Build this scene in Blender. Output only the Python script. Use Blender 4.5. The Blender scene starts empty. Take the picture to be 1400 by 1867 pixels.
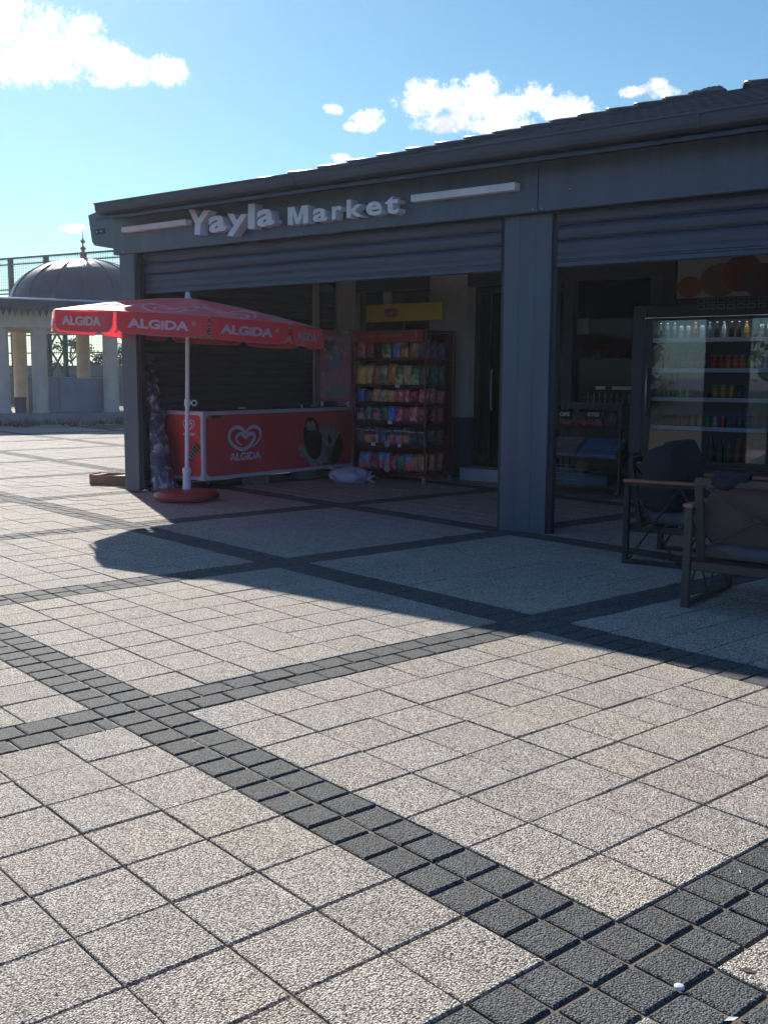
import bpy, math, random
from math import sin, cos, pi, radians, sqrt, atan2
from mathutils import Vector, Matrix
random.seed(7)
scene = bpy.context.scene
COL = scene.collection

# ------------------------------------------------------------------ camera
R_ = Vector((0.78972037, 0.61344432, 0.00527182))
U_ = Vector((-0.0838459, 0.09941859, 0.99150684))
D_ = Vector((-0.60771012, 0.78345517, -0.12994767))
CAM = Vector((10.39739885, -8.18768028, 1.42424187))
cd = bpy.data.cameras.new('camera'); cam = bpy.data.objects.new('camera', cd); COL.objects.link(cam)
cd.sensor_fit = 'VERTICAL'; cd.sensor_height = 24.0; cd.lens = 1911.97 / 1867 * 24.0
cd.clip_start = 0.05; cd.clip_end = 4000
cam.matrix_world = Matrix(((R_.x, U_.x, -D_.x, CAM.x), (R_.y, U_.y, -D_.y, CAM.y), (R_.z, U_.z, -D_.z, CAM.z), (0, 0, 0, 1)))
scene.camera = cam

# ------------------------------------------------------------------ light and exposure
SUN_EL = radians(30.3); SUN_AZ = (-0.8618, 0.5072)
SKY_STRENGTH = 0.078; SUN_STRENGTH = 5.0
scene.view_settings.view_transform = 'Standard'; scene.view_settings.look = 'None'
scene.view_settings.exposure = 0.38; scene.view_settings.gamma = 1.0
to_sun = Vector((SUN_AZ[0] * cos(SUN_EL), SUN_AZ[1] * cos(SUN_EL), sin(SUN_EL)))
ld = bpy.data.lights.new('sun', 'SUN'); ld.energy = SUN_STRENGTH; ld.angle = radians(0.53); ld.color = (1.0, 0.94, 0.86)
lo = bpy.data.objects.new('sun', ld); COL.objects.link(lo)
lo.rotation_euler = to_sun.to_track_quat('Z', 'Y').to_euler()

world = bpy.data.worlds.new('World'); scene.world = world; world.use_nodes = True
nt = world.node_tree; N = nt.nodes; L = nt.links
for n in list(N): N.remove(n)
def wn(t, **k):
    n = N.new(t)
    for a, b in k.items(): setattr(n, a, b)
    return n
def wmath(op, a, b=None, c=None, clamp=False):
    n = wn('ShaderNodeMath', operation=op, use_clamp=clamp)
    for i, v in enumerate((a, b, c)):
        if v is None: continue
        if hasattr(v, 'is_output') or isinstance(v, bpy.types.NodeSocket): L.new(v, n.inputs[i])
        else: n.inputs[i].default_value = v
    return n.outputs[0]
sky = wn('ShaderNodeTexSky'); sky.sky_type = 'NISHITA'; sky.sun_disc = False
sky.sun_elevation = SUN_EL; sky.sun_rotation = atan2(SUN_AZ[0], SUN_AZ[1]) % (2 * pi)
sky.altitude = 900; sky.air_density = 1.1; sky.dust_density = 0.5; sky.ozone_density = 3.0
tc = wn('ShaderNodeTexCoord')
sep = wn('ShaderNodeSeparateXYZ'); L.new(tc.outputs['Generated'], sep.inputs[0])
az = wmath('MULTIPLY', wmath('ARCTAN2', sep.outputs[0], sep.outputs[1]), 180 / pi)
el = wmath('MULTIPLY', wmath('ARCSINE', sep.outputs[2]), 180 / pi)
cmb = wn('ShaderNodeCombineXYZ'); L.new(az, cmb.inputs[0]); L.new(el, cmb.inputs[1])
noi = wn('ShaderNodeTexNoise'); noi.inputs['Scale'].default_value = 1.25; noi.inputs['Detail'].default_value = 9; noi.inputs['Roughness'].default_value = 0.62
L.new(cmb.outputs[0], noi.inputs['Vector'])
noi2 = wn('ShaderNodeTexNoise'); noi2.inputs['Scale'].default_value = 0.35; noi2.inputs['Detail'].default_value = 4
L.new(cmb.outputs[0], noi2.inputs['Vector'])
# (azimuth, elevation, half width, half height) of every puff of cloud, degrees
PUFFS = [(-57.6, 16.6, 2.8, 2.2), (-55.2, 15.9, 2.3, 1.7), (-53.4, 15.9, 1.6, 1.4), (-52.2, 15.4, 1.5, 1.0), (-56.0, 14.8, 3.0, 1.0),
         (-50.8, 14.9, 1.5, .72), (-49.1, 15.0, 1.1, .72), (-52.0, 14.4, 1.0, .42), (-62.0, 16, 3.4, 2.4), (-66, 14.8, 2.6, 1.2),
         (-35.4, 13.9, 1.9, .85), (-33.6, 13.9, 1.9, 1.0), (-32.8, 14.6, .95, .7), (-35.8, 14.4, 1.0, .6), (-31.6, 13.5, 1.8, .8), (-30.2, 13.9, 1.2, .75),
         (-28.6, 13.5, 1.4, .75), (-34.6, 12.9, 1.8, .5), (-27.5, 13.3, .8, .45), (-32.0, 12.8, 2.2, .5),
         (-38.8, 13.0, .85, .52), (-38.4, 13.3, .5, .3), (-39.6, 12.7, .5, .25), (-40.6, 13.5, .5, .26), (-40.2, 11.15, .55, .28),
         (-25.1, 14.1, .75, .3), (-24.0, 14.3, .6, .42), (-23.6, 14.0, .8, .3), (-53.9, 7.3, .8, .26),
         (-90, 13, 5, 1.6), (-97, 15, 4, 1.5), (40, 14, 5, 1.5), (46, 15, 4, 1.7), (120, 12, 6, 1.5), (160, 20, 7, 2), (-160, 16, 6, 1.4), (80, 24, 6, 2)]
dens = None
for a0, e0, ra, re in PUFFS:
    dx = wmath('MULTIPLY', wmath('SUBTRACT', az, a0), 1 / ra); dy = wmath('MULTIPLY', wmath('SUBTRACT', el, e0), 1 / re)
    d2 = wmath('ADD', wmath('MULTIPLY', dx, dx), wmath('MULTIPLY', dy, dy))
    v = wmath('SUBTRACT', 1.0, d2)
    dens = v if dens is None else wmath('SMOOTH_MAX', dens, v, 0.25)
dens = wmath('ADD', dens, wmath('MULTIPLY', wmath('SUBTRACT', noi.outputs[0], 0.44), 3.3))
noi3 = wn('ShaderNodeTexNoise'); noi3.inputs['Scale'].default_value = 4.5; noi3.inputs['Detail'].default_value = 8; noi3.inputs['Roughness'].default_value = .7
L.new(cmb.outputs[0], noi3.inputs['Vector'])
dens = wmath('ADD', dens, wmath('MULTIPLY', wmath('SUBTRACT', noi3.outputs[0], 0.5), 2.2))
mask = wn('ShaderNodeMapRange'); mask.interpolation_type = 'SMOOTHSTEP'
mask.inputs['From Min'].default_value = -0.15; mask.inputs['From Max'].default_value = 1.25
L.new(dens, mask.inputs['Value'])
shade = wn('ShaderNodeMapRange'); shade.inputs['From Min'].default_value = 0.42; shade.inputs['From Max'].default_value = 0.66
shade.inputs['To Min'].default_value = 1.0; shade.inputs['To Max'].default_value = 0.62
L.new(noi2.outputs[0], shade.inputs['Value'])
ccol = wn('ShaderNodeMix', data_type='RGBA', blend_type='MULTIPLY'); ccol.inputs[0].default_value = 1
ccol.inputs[6].default_value = (14, 14.2, 14.6, 1)
L.new(shade.outputs[0], ccol.inputs[7])
tint = wn('ShaderNodeMix', data_type='RGBA', blend_type='MULTIPLY'); tint.inputs[0].default_value = 1
tint.inputs[7].default_value = (0.84, 1.13, 1.14, 1); L.new(sky.outputs[0], tint.inputs[6])
# the half of the sky away from the sun is a deeper blue
dsun = wmath('ADD', wmath('MULTIPLY', sep.outputs[0], SUN_AZ[0]), wmath('MULTIPLY', sep.outputs[1], SUN_AZ[1]))
away = wn('ShaderNodeMapRange'); away.inputs['From Min'].default_value = 0.1; away.inputs['From Max'].default_value = -0.7; L.new(dsun, away.inputs['Value'])
deep = wn('ShaderNodeMix', data_type='RGBA', blend_type='MULTIPLY'); deep.inputs[7].default_value = (.46, .60, 1.10, 1)
L.new(away.outputs[0], deep.inputs[0]); L.new(tint.outputs[2], deep.inputs[6])
mixc = wn('ShaderNodeMix', data_type='RGBA'); L.new(mask.outputs[0], mixc.inputs[0]); L.new(deep.outputs[2], mixc.inputs[6]); L.new(ccol.outputs[2], mixc.inputs[7])
bg = wn('ShaderNodeBackground'); bg.inputs[1].default_value = SKY_STRENGTH; L.new(mixc.outputs[2], bg.inputs[0])
wo = wn('ShaderNodeOutputWorld'); L.new(bg.outputs[0], wo.inputs[0])

# ------------------------------------------------------------------ materials
MATS = {}
def mat(name, col, rough=0.6, metal=0.0, var=0.12, nscale=6.0, bump=0.0, bscale=40.0, spec=0.5, coat=0.0, trans=0.0, emit=None, alpha=None, attr=None, dirt=0.0):
    if name in MATS: return MATS[name]
    m = bpy.data.materials.new(name); m.use_nodes = True
    t = m.node_tree; b = t.nodes['Principled BSDF']
    b.inputs['Base Color'].default_value = (*col, 1); b.inputs['Roughness'].default_value = rough; b.inputs['Metallic'].default_value = metal
    b.inputs['Specular IOR Level'].default_value = spec; b.inputs['Coat Weight'].default_value = coat
    g = t.nodes.new('ShaderNodeTexCoord')
    if var > 0:
        n = t.nodes.new('ShaderNodeTexNoise'); n.inputs['Scale'].default_value = nscale; n.inputs['Detail'].default_value = 5
        t.links.new(g.outputs['Object'], n.inputs['Vector'])
        r = t.nodes.new('ShaderNodeMapRange'); r.inputs['From Min'].default_value = 0.3; r.inputs['From Max'].default_value = 0.7
        r.inputs['To Min'].default_value = 1 - var; r.inputs['To Max'].default_value = 1 + var
        t.links.new(n.outputs[0], r.inputs['Value'])
        mx = t.nodes.new('ShaderNodeMix'); mx.data_type = 'RGBA'; mx.blend_type = 'MULTIPLY'; mx.inputs[0].default_value = 1
        mx.inputs[6].default_value = (*col, 1); t.links.new(r.outputs[0], mx.inputs[7]); t.links.new(mx.outputs[2], b.inputs['Base Color'])
        r2 = t.nodes.new('ShaderNodeMapRange'); r2.inputs['From Min'].default_value = 0.3; r2.inputs['From Max'].default_value = 0.7
        r2.inputs['To Min'].default_value = max(0.02, rough * (1 - var)); r2.inputs['To Max'].default_value = min(1, rough * (1 + var))
        t.links.new(n.outputs[0], r2.inputs['Value']); t.links.new(r2.outputs[0], b.inputs['Roughness'])
    if bump > 0:
        n3 = t.nodes.new('ShaderNodeTexNoise'); n3.inputs['Scale'].default_value = bscale; n3.inputs['Detail'].default_value = 4
        t.links.new(g.outputs['Object'], n3.inputs['Vector'])
        bm = t.nodes.new('ShaderNodeBump'); bm.inputs['Distance'].default_value = bump; bm.inputs['Strength'].default_value = 1
        t.links.new(n3.outputs[0], bm.inputs['Height']); t.links.new(bm.outputs[0], b.inputs['Normal'])
    if trans > 0: b.inputs['Transmission Weight'].default_value = trans
    if emit: b.inputs['Emission Color'].default_value = (*emit[0], 1); b.inputs['Emission Strength'].default_value = emit[1]
    if alpha is not None: b.inputs['Alpha'].default_value = alpha
    MATS[name] = m; return m

def glass_mat(name, tint, refl=0.12, rough=0.0):
    m = bpy.data.materials.new(name); m.use_nodes = True; t = m.node_tree
    for n in list(t.nodes): t.nodes.remove(n)
    tr = t.nodes.new('ShaderNodeBsdfTransparent'); tr.inputs[0].default_value = (*tint, 1)
    gl = t.nodes.new('ShaderNodeBsdfGlossy'); gl.inputs['Roughness'].default_value = rough
    fr = t.nodes.new('ShaderNodeFresnel'); fr.inputs[0].default_value = 1.5
    ad = t.nodes.new('ShaderNodeMath'); ad.operation = 'ADD'; ad.inputs[1].default_value = refl; ad.use_clamp = True
    mx = t.nodes.new('ShaderNodeMixShader'); o = t.nodes.new('ShaderNodeOutputMaterial')
    t.links.new(fr.outputs[0], ad.inputs[0]); t.links.new(ad.outputs[0], mx.inputs[0]); t.links.new(tr.outputs[0], mx.inputs[1]); t.links.new(gl.outputs[0], mx.inputs[2]); t.links.new(mx.outputs[0], o.inputs[0])
    MATS[name] = m; return m

def fabric_mat(name, col, transl=0.35):
    m = bpy.data.materials.new(name); m.use_nodes = True; t = m.node_tree
    for n in list(t.nodes): t.nodes.remove(n)
    df = t.nodes.new('ShaderNodeBsdfPrincipled'); df.inputs['Base Color'].default_value = (*col, 1); df.inputs['Roughness'].default_value = .42; df.inputs['Specular IOR Level'].default_value = .8; df.inputs['Sheen Weight'].default_value = .6; df.inputs['Sheen Roughness'].default_value = .4
    tl = t.nodes.new('ShaderNodeBsdfTranslucent'); tl.inputs[0].default_value = (*[min(1, c * 1.3) for c in col], 1)
    n3 = t.nodes.new('ShaderNodeTexNoise'); n3.inputs['Scale'].default_value = 5; n3.inputs['Detail'].default_value = 3
    g = t.nodes.new('ShaderNodeTexCoord'); t.links.new(g.outputs['Object'], n3.inputs['Vector'])
    bm = t.nodes.new('ShaderNodeBump'); bm.inputs['Distance'].default_value = .02; bm.inputs['Strength'].default_value = .5
    t.links.new(n3.outputs[0], bm.inputs['Height']); t.links.new(bm.outputs[0], df.inputs['Normal']); t.links.new(bm.outputs[0], tl.inputs['Normal'])
    mx = t.nodes.new('ShaderNodeMixShader'); mx.inputs[0].default_value = transl; o = t.nodes.new('ShaderNodeOutputMaterial')
    t.links.new(df.outputs[0], mx.inputs[1]); t.links.new(tl.outputs[0], mx.inputs[2]); t.links.new(mx.outputs[0], o.inputs[0])
    MATS[name] = m; return m

def aggregate_mat(name, c_lo, c_mid, c_hi, tintvar, scale=150, bump=0.0035, use_attr=True):
    """washed aggregate concrete: little stones with dark gaps, every slab slightly different"""
    m = bpy.data.materials.new(name); m.use_nodes = True; t = m.node_tree; b = t.nodes['Principled BSDF']
    g = t.nodes.new('ShaderNodeTexCoord')
    v = t.nodes.new('ShaderNodeTexVoronoi'); v.inputs['Scale'].default_value = scale; v.inputs['Randomness'].default_value = 1
    t.links.new(g.outputs['Object'], v.inputs['Vector'])
    ramp = t.nodes.new('ShaderNodeValToRGB'); e = ramp.color_ramp.elements
    e[0].position = 0.0; e[0].color = (*c_hi, 1); e[1].position = 1.0; e[1].color = (*c_lo, 1)
    e2 = ramp.color_ramp.elements.new(0.42); e2.color = (*c_mid, 1)
    sc = t.nodes.new('ShaderNodeMath'); sc.operation = 'MULTIPLY'; sc.inputs[1].default_value = 1.28
    t.links.new(v.outputs['Distance'], sc.inputs[0]); t.links.new(sc.outputs[0], ramp.inputs[0])
    # each stone its own tone
    sv = t.nodes.new('ShaderNodeSeparateColor'); t.links.new(v.outputs['Color'], sv.inputs[0])
    mr = t.nodes.new('ShaderNodeMapRange'); mr.inputs['To Min'].default_value = 0.48; mr.inputs['To Max'].default_value = 1.5
    t.links.new(sv.outputs[0], mr.inputs['Value'])
    m1 = t.nodes.new('ShaderNodeMix'); m1.data_type = 'RGBA'; m1.blend_type = 'MULTIPLY'; m1.inputs[0].default_value = 1
    t.links.new(ramp.outputs[0], m1.inputs[6]); t.links.new(mr.outputs[0], m1.inputs[7])
    out = m1.outputs[2]
    if use_attr:
        at = t.nodes.new('ShaderNodeAttribute'); at.attribute_name = 'tone'
        m2 = t.nodes.new('ShaderNodeMix'); m2.data_type = 'RGBA'; m2.blend_type = 'MULTIPLY'; m2.inputs[0].default_value = 1
        t.links.new(out, m2.inputs[6]); t.links.new(at.outputs['Color'], m2.inputs[7]); out = m2.outputs[2]
    # broad rusty and damp patches
    n1 = t.nodes.new('ShaderNodeTexNoise'); n1.inputs['Scale'].default_value = 1.1; n1.inputs['Detail'].default_value = 6; n1.inputs['Roughness'].default_value = .65
    t.links.new(g.outputs['Object'], n1.inputs['Vector'])
    r1 = t.nodes.new('ShaderNodeMapRange'); r1.inputs['From Min'].default_value = .35; r1.inputs['From Max'].default_value = .68
    t.links.new(n1.outputs[0], r1.inputs['Value'])
    m3 = t.nodes.new('ShaderNodeMix'); m3.data_type = 'RGBA'; m3.inputs[6].default_value = (.94, .93, .92, 1); m3.inputs[7].default_value = (1.06, 1.0, .89, 1)
    t.links.new(r1.outputs[0], m3.inputs[0])
    m4 = t.nodes.new('ShaderNodeMix'); m4.data_type = 'RGBA'; m4.blend_type = 'MULTIPLY'; m4.inputs[0].default_value = tintvar
    t.links.new(out, m4.inputs[6]); t.links.new(m3.outputs[2], m4.inputs[7])
    n5 = t.nodes.new('ShaderNodeTexNoise'); n5.inputs['Scale'].default_value = 14; n5.inputs['Detail'].default_value = 5; n5.inputs['Roughness'].default_value = .7
    t.links.new(g.outputs['Object'], n5.inputs['Vector'])
    r5 = t.nodes.new('ShaderNodeMapRange'); r5.inputs['From Min'].default_value = .3; r5.inputs['From Max'].default_value = .7; r5.inputs['To Min'].default_value = .84; r5.inputs['To Max'].default_value = 1.12
    t.links.new(n5.outputs[0], r5.inputs['Value'])
    m5 = t.nodes.new('ShaderNodeMix'); m5.data_type = 'RGBA'; m5.blend_type = 'MULTIPLY'; m5.inputs[0].default_value = 1
    t.links.new(m4.outputs[2], m5.inputs[6]); t.links.new(r5.outputs[0], m5.inputs[7])
    t.links.new(m5.outputs[2], b.inputs['Base Color'])
    b.inputs['Roughness'].default_value = 0.75; b.inputs['Specular IOR Level'].default_value = .35
    inv = t.nodes.new('ShaderNodeMath'); inv.operation = 'SUBTRACT'; inv.inputs[0].default_value = 1.0; t.links.new(v.outputs['Distance'], inv.inputs[1])
    bm = t.nodes.new('ShaderNodeBump'); bm.inputs['Distance'].default_value = bump; bm.inputs['Strength'].default_value = 1
    t.links.new(inv.outputs[0], bm.inputs['Height']); t.links.new(bm.outputs[0], b.inputs['Normal'])
    MATS[name] = m; return m

def packet_mat(name, c1, c2, c3, split=0.55):
    """printed foil: two fields of colour and a blob between them"""
    m = bpy.data.materials.new(name); m.use_nodes = True; t = m.node_tree; b = t.nodes['Principled BSDF']
    g = t.nodes.new('ShaderNodeTexCoord'); s = t.nodes.new('ShaderNodeSeparateXYZ'); t.links.new(g.outputs['Generated'], s.inputs[0])
    n = t.nodes.new('ShaderNodeTexNoise'); n.inputs['Scale'].default_value = 3.5; n.inputs['Detail'].default_value = 3
    oi = t.nodes.new('ShaderNodeObjectInfo')
    n.noise_dimensions = '4D'; t.links.new(g.outputs['Generated'], n.inputs['Vector'])
    wm = t.nodes.new('ShaderNodeMath'); wm.operation = 'MULTIPLY'; wm.inputs[1].default_value = 40; t.links.new(oi.outputs['Random'], wm.inputs[0]); t.links.new(wm.outputs[0], n.inputs['W'])
    a = t.nodes.new('ShaderNodeMath'); a.operation = 'MULTIPLY_ADD'; a.inputs[1].default_value = .35; t.links.new(n.outputs[0], a.inputs[0]); t.links.new(s.outputs[2], a.inputs[2])
    gt = t.nodes.new('ShaderNodeMath'); gt.operation = 'GREATER_THAN'; gt.inputs[1].default_value = split + .17; t.links.new(a.outputs[0], gt.inputs[0])
    m1 = t.nodes.new('ShaderNodeMix'); m1.data_type = 'RGBA'; m1.inputs[6].default_value = (*c2, 1); m1.inputs[7].default_value = (*c1, 1); t.links.new(gt.outputs[0], m1.inputs[0])
    g2 = t.nodes.new('ShaderNodeMath'); g2.operation = 'GREATER_THAN'; g2.inputs[1].default_value = .56; t.links.new(n.outputs[0], g2.inputs[0])
    m2 = t.nodes.new('ShaderNodeMix'); m2.data_type = 'RGBA'; m2.inputs[7].default_value = (*c3, 1); t.links.new(m1.outputs[2], m2.inputs[6]); t.links.new(g2.outputs[0], m2.inputs[0])
    t.links.new(m2.outputs[2], b.inputs['Base Color']); b.inputs['Roughness'].default_value = .3; b.inputs['Metallic'].default_value = .15
    n2 = t.nodes.new('ShaderNodeTexNoise'); n2.inputs['Scale'].default_value = 7; t.links.new(g.outputs['Generated'], n2.inputs['Vector'])
    bm = t.nodes.new('ShaderNodeBump'); bm.inputs['Distance'].default_value = .02; bm.inputs['Strength'].default_value = .6; t.links.new(n2.outputs[0], bm.inputs['Height']); t.links.new(bm.outputs[0], b.inputs['Normal'])
    MATS[name] = m; return m

# ------------------------------------------------------------------ mesh helpers
class MB:
    def __init__(s): s.v = []; s.f = []; s.sm = []; s.mi = []; s.M = None; s.cur = 0
    def add(s, vs, fs, smooth=False):
        o = len(s.v)
        if s.M is not None: vs = [s.M @ Vector(p) for p in vs]
        s.v += [tuple(p) for p in vs]; s.f += [tuple(i + o for i in f) for f in fs]; s.sm += [smooth] * len(fs); s.mi += [s.cur] * len(fs); return s
    def box(s, x0, y0, z0, x1, y1, z1):
        v = [(x0, y0, z0), (x1, y0, z0), (x1, y1, z0), (x0, y1, z0), (x0, y0, z1), (x1, y0, z1), (x1, y1, z1), (x0, y1, z1)]
        return s.add(v, [(0, 3, 2, 1), (4, 5, 6, 7), (0, 1, 5, 4), (1, 2, 6, 5), (2, 3, 7, 6), (3, 0, 4, 7)])
    def bar(s, p0, p1, w, h=None, up=(0, 0, 1)):
        h = h or w; p0 = Vector(p0); p1 = Vector(p1); d = (p1 - p0).normalized(); u = Vector(up)
        if abs(d.dot(u)) > .98: u = Vector((1, 0, 0))
        a = d.cross(u).normalized() * w / 2; b = a.cross(d).normalized() * h / 2
        v = [p0 - a - b, p0 + a - b, p0 + a + b, p0 - a + b, p1 - a - b, p1 + a - b, p1 + a + b, p1 - a + b]
        return s.add(v, [(0, 1, 2, 3), (7, 6, 5, 4), (0, 4, 5, 1), (1, 5, 6, 2), (2, 6, 7, 3), (3, 7, 4, 0)])
    def tube(s, pts, r, n=8, cap=True):
        pts = [Vector(p) for p in pts]; rs = r if isinstance(r, (list, tuple)) else [r] * len(pts)
        vs = []; fs = []; a = None
        for i, p in enumerate(pts):
            d = (pts[min(i + 1, len(pts) - 1)] - pts[max(i - 1, 0)]).normalized()
            if a is None:
                a = d.cross(Vector((0, 0, 1)));  a = a if a.length > .05 else d.cross(Vector((1, 0, 0)))
            a = (a - d * a.dot(d)).normalized(); b = d.cross(a)
            vs += [p + (a * cos(2 * pi * k / n) + b * sin(2 * pi * k / n)) * rs[i] for k in range(n)]
        for i in range(len(pts) - 1):
            for k in range(n):
                k2 = (k + 1) % n; fs.append((i * n + k, i * n + k2, (i + 1) * n + k2, (i + 1) * n + k))
        s.add(vs, fs, True)
        if cap:
            s.add([vs[k] for k in range(n)], [tuple(range(n))[::-1]]); s.add([vs[(len(pts) - 1) * n + k] for k in range(n)], [tuple(range(n))])
        return s
    def lathe(s, prof, c=(0, 0, 0), n=24, smooth=True, a0=0.0):
        vs = []; fs = []
        for r, z in prof: vs += [(c[0] + r * cos(2 * pi * k / n + a0), c[1] + r * sin(2 * pi * k / n + a0), c[2] + z) for k in range(n)]
        for i in range(len(prof) - 1):
            for k in range(n): k2 = (k + 1) % n; fs.append((i * n + k, i * n + k2, (i + 1) * n + k2, (i + 1) * n + k))
        s.add(vs, fs, smooth)
        if prof[0][0] > 1e-4: s.add(vs[:n], [tuple(range(n))[::-1]])
        if prof[-1][0] > 1e-4: s.add(vs[-n:], [tuple(range(n))])
        return s
    def prism(s, poly, fn, t0, t1):
        """poly: 2-D outline; fn(a,b,t)->point"""
        n = len(poly); v = [fn(a, b, t0) for a, b in poly] + [fn(a, b, t1) for a, b in poly]
        return s.add(v, [tuple(range(n))[::-1], tuple(range(n, 2 * n))] + [(k, (k + 1) % n, n + (k + 1) % n, n + k) for k in range(n)])
    def build(s, name, m, parent=None, bevel=0.0, seg=2, recalc=True, kind=None):
        me = bpy.data.meshes.new(name)
        off = Vector((0, 0, 0))
        if parent is not None:
            p = parent
            while p: off += Vector(p.get('_o', (0, 0, 0))); p = p.parent
        vs = [(x - off.x, y - off.y, z - off.z) for x, y, z in s.v]
        me.from_pydata(vs, [], s.f); me.update()
        ms = m if isinstance(m, (list, tuple)) else [m]
        for q in ms: me.materials.append(q)
        me.polygons.foreach_set('use_smooth', s.sm); me.polygons.foreach_set('material_index', s.mi)
        if recalc:
            import bmesh
            bm = bmesh.new(); bm.from_mesh(me); bmesh.ops.recalc_face_normals(bm, faces=bm.faces); bm.to_mesh(me); bm.free()
        o = bpy.data.objects.new(name, me); COL.objects.link(o)
        if parent is not None: o.parent = parent
        if bevel > 0:
            b = o.modifiers.new('bevel', 'BEVEL'); b.width = bevel; b.segments = seg; b.limit_method = 'ANGLE'; b.angle_limit = radians(40)
        if kind: o['kind'] = kind
        return o
def tag(o, label=None, cat=None, group=None, kind=None):
    if label: o['label'] = label
    if cat: o['category'] = cat
    if group: o['group'] = group
    if kind: o['kind'] = kind
    return o
def thing(name, label, cat, loc=(0, 0, 0), group=None):
    o = bpy.data.objects.new(name, None); COL.objects.link(o); o.empty_display_size = .1
    o.location = loc; o['_o'] = tuple(loc); tag(o, label, cat, group); return o
def alone(mb, name, label, cat, m, loc, group=None, **k):
    """a thing that is one mesh: origin at its base"""
    mb.v = [(x - loc[0], y - loc[1], z - loc[2]) for x, y, z in mb.v]
    o = mb.build(name, m, **k); o.location = loc; tag(o, label, cat, group); return o
def dup(src, loc, rz=None, label=None, group=None, scale=None, m=None):
    def cp(o, par):
        c = o.copy(); COL.objects.link(c)
        if par is not None: c.parent = par
        for ch in [q for q in KIDS.get(o.name, o.children)]: cp(ch, c)
        return c
    KIDS = {}
    c = cp(src, None); c.location = loc
    if rz is not None: c.rotation_euler[2] = rz
    if label: c['label'] = label
    if group: c['group'] = group
    if scale: c.scale = scale
    return c
def text_mesh(body, size, extrude, m, fn, name, parent, bold=0.0, align='LEFT', shear=0.0, width=None, height=None):
    """lettering as a mesh; fn(x, y, z)->world point for text-plane x, y and outward z"""
    cu = bpy.data.curves.new('t', 'FONT'); cu.body = body; cu.size = size; cu.extrude = extrude; cu.offset = bold; cu.align_x = align; cu.shear = shear
    cu.resolution_u = 3
    to = bpy.data.objects.new('t', cu); COL.objects.link(to)
    dg = bpy.context.evaluated_depsgraph_get(); dg.update()
    me0 = bpy.data.meshes.new_from_object(to.evaluated_get(dg)); bpy.data.objects.remove(to)
    vs = [tuple(v.co) for v in me0.vertices]; fs = [tuple(p.vertices) for p in me0.polygons]
    if not vs: return None
    xs = [v[0] for v in vs]; ys = [v[1] for v in vs]; x0, x1, y0, y1 = min(xs), max(xs), min(ys), max(ys)
    sx = width / (x1 - x0) if width else 1; sy = height / (y1 - y0) if height else (sx if width else 1)
    if align == 'FIT':
        pass
    b = MB(); b.add([fn((v[0] - x0) * sx - (width or (x1 - x0)) / 2 if align == 'CENTER' else (v[0] - x0) * sx, (v[1] - y0) * sy, v[2]) for v in vs], fs)
    bpy.data.meshes.remove(me0); bpy.data.curves.remove(cu)
    return b.build(name, m, parent, recalc=False)
# ------------------------------------------------------------------ materials of the place
STEEL = mat('painted_steel', (.086, .110, .150), .34, .0, .16, 1.6, .004, 1.7)
def streaks(m, sc):
    t = m.node_tree; mp = t.nodes.new('ShaderNodeMapping'); mp.inputs['Scale'].default_value = sc
    n = [q for q in t.nodes if q.type == 'TEX_NOISE'][0]; g = [q for q in t.nodes if q.type == 'TEX_COORD'][0]
    t.links.new(g.outputs['Object'], mp.inputs[0]); t.links.new(mp.outputs[0], n.inputs['Vector'])
streaks(STEEL, (4, 4, .35))
STEEL_D = mat('dark_steel', (.03, .038, .05), .5, .3, .15, 3)
SHUT = mat('shutter_paint', (.070, .088, .122), .42, .1, .12, 2)
GUT = mat('gutter_paint', (.07, .085, .11), .6, .0, .12, 2)
TILE_R = mat('roof_tile', (.045, .052, .062), .38, .0, .25, 5, .002, 60)
CREAM = mat('cream_render', (.78, .72, .62), .85, 0, .08, 3, .002, 60)
DADO = mat('grey_dado', (.09, .10, .12), .8, 0, .1, 3)
DARKWALL = mat('dark_wall', (.07, .072, .085), .75, 0, .2, 3)
WHITE = mat('white_plastic', (.78, .78, .79), .35, 0, .04, 4)
WHITE_G = mat('white_letter', (.60, .60, .64), .45, 0, .06, 6)
RED = mat('red_print', (.84, .07, .085), .35, 0, .07, 2)
RED_D = mat('red_frame', (.25, .025, .035), .4, .1, .1, 4)
BLACK = mat('black_plastic', (.012, .013, .016), .4, 0, .2, 5)
NAVY = mat('fridge_panel', (.03, .038, .055), .45, .1, .12, 3)
RUBBER = mat('rubber', (.02, .02, .02), .8)
CHROME = mat('galvanised', (.45, .46, .48), .3, .9, .1, 10)
STONE = mat('pale_stone', (.30, .28, .25), .85, 0, .12, 3, .003, 30)
STONE_L = mat('column_stone', (.74, .60, .40), .8, 0, .1, 3, .003, 30)
MARBLE = mat('grey_marble', (.26, .27, .29), .45, 0, .22, 1.6)
LEAD = mat('lead_sheet', (.035, .048, .078), .38, .1, .2, 2.0, .004, 6)
COPPER = mat('copper', (.62, .27, .18), .35, .8, .2, 5)
FENCE_G = mat('green_fence', (.02, .085, .06), .5, .2, .15, 3)
GLASS = glass_mat('shop_glass', (.5, .55, .58), -.03)
GLASS_F = glass_mat('fridge_glass', (.90, .93, .95), .06)
KRAFT = mat('cardboard', (.36, .19, .095), .85, 0, .15, 6, .002, 50)
WOOD = mat('arm_wood', (.42, .15, .07), .45, 0, .25, 9)
CHARC = mat('chair_metal', (.028, .027, .028), .5, .3, .15, 6)
TAUPE = mat('chair_frame_brown', (.075, .062, .052), .55, .1, .12, 6)
CUSH_N = mat('navy_cushion', (.018, .018, .023), .95, 0, .15, 8, .004, 25)
CUSH_B = mat('brown_cushion', (.12, .075, .068), .95, 0, .15, 8, .004, 25)
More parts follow.
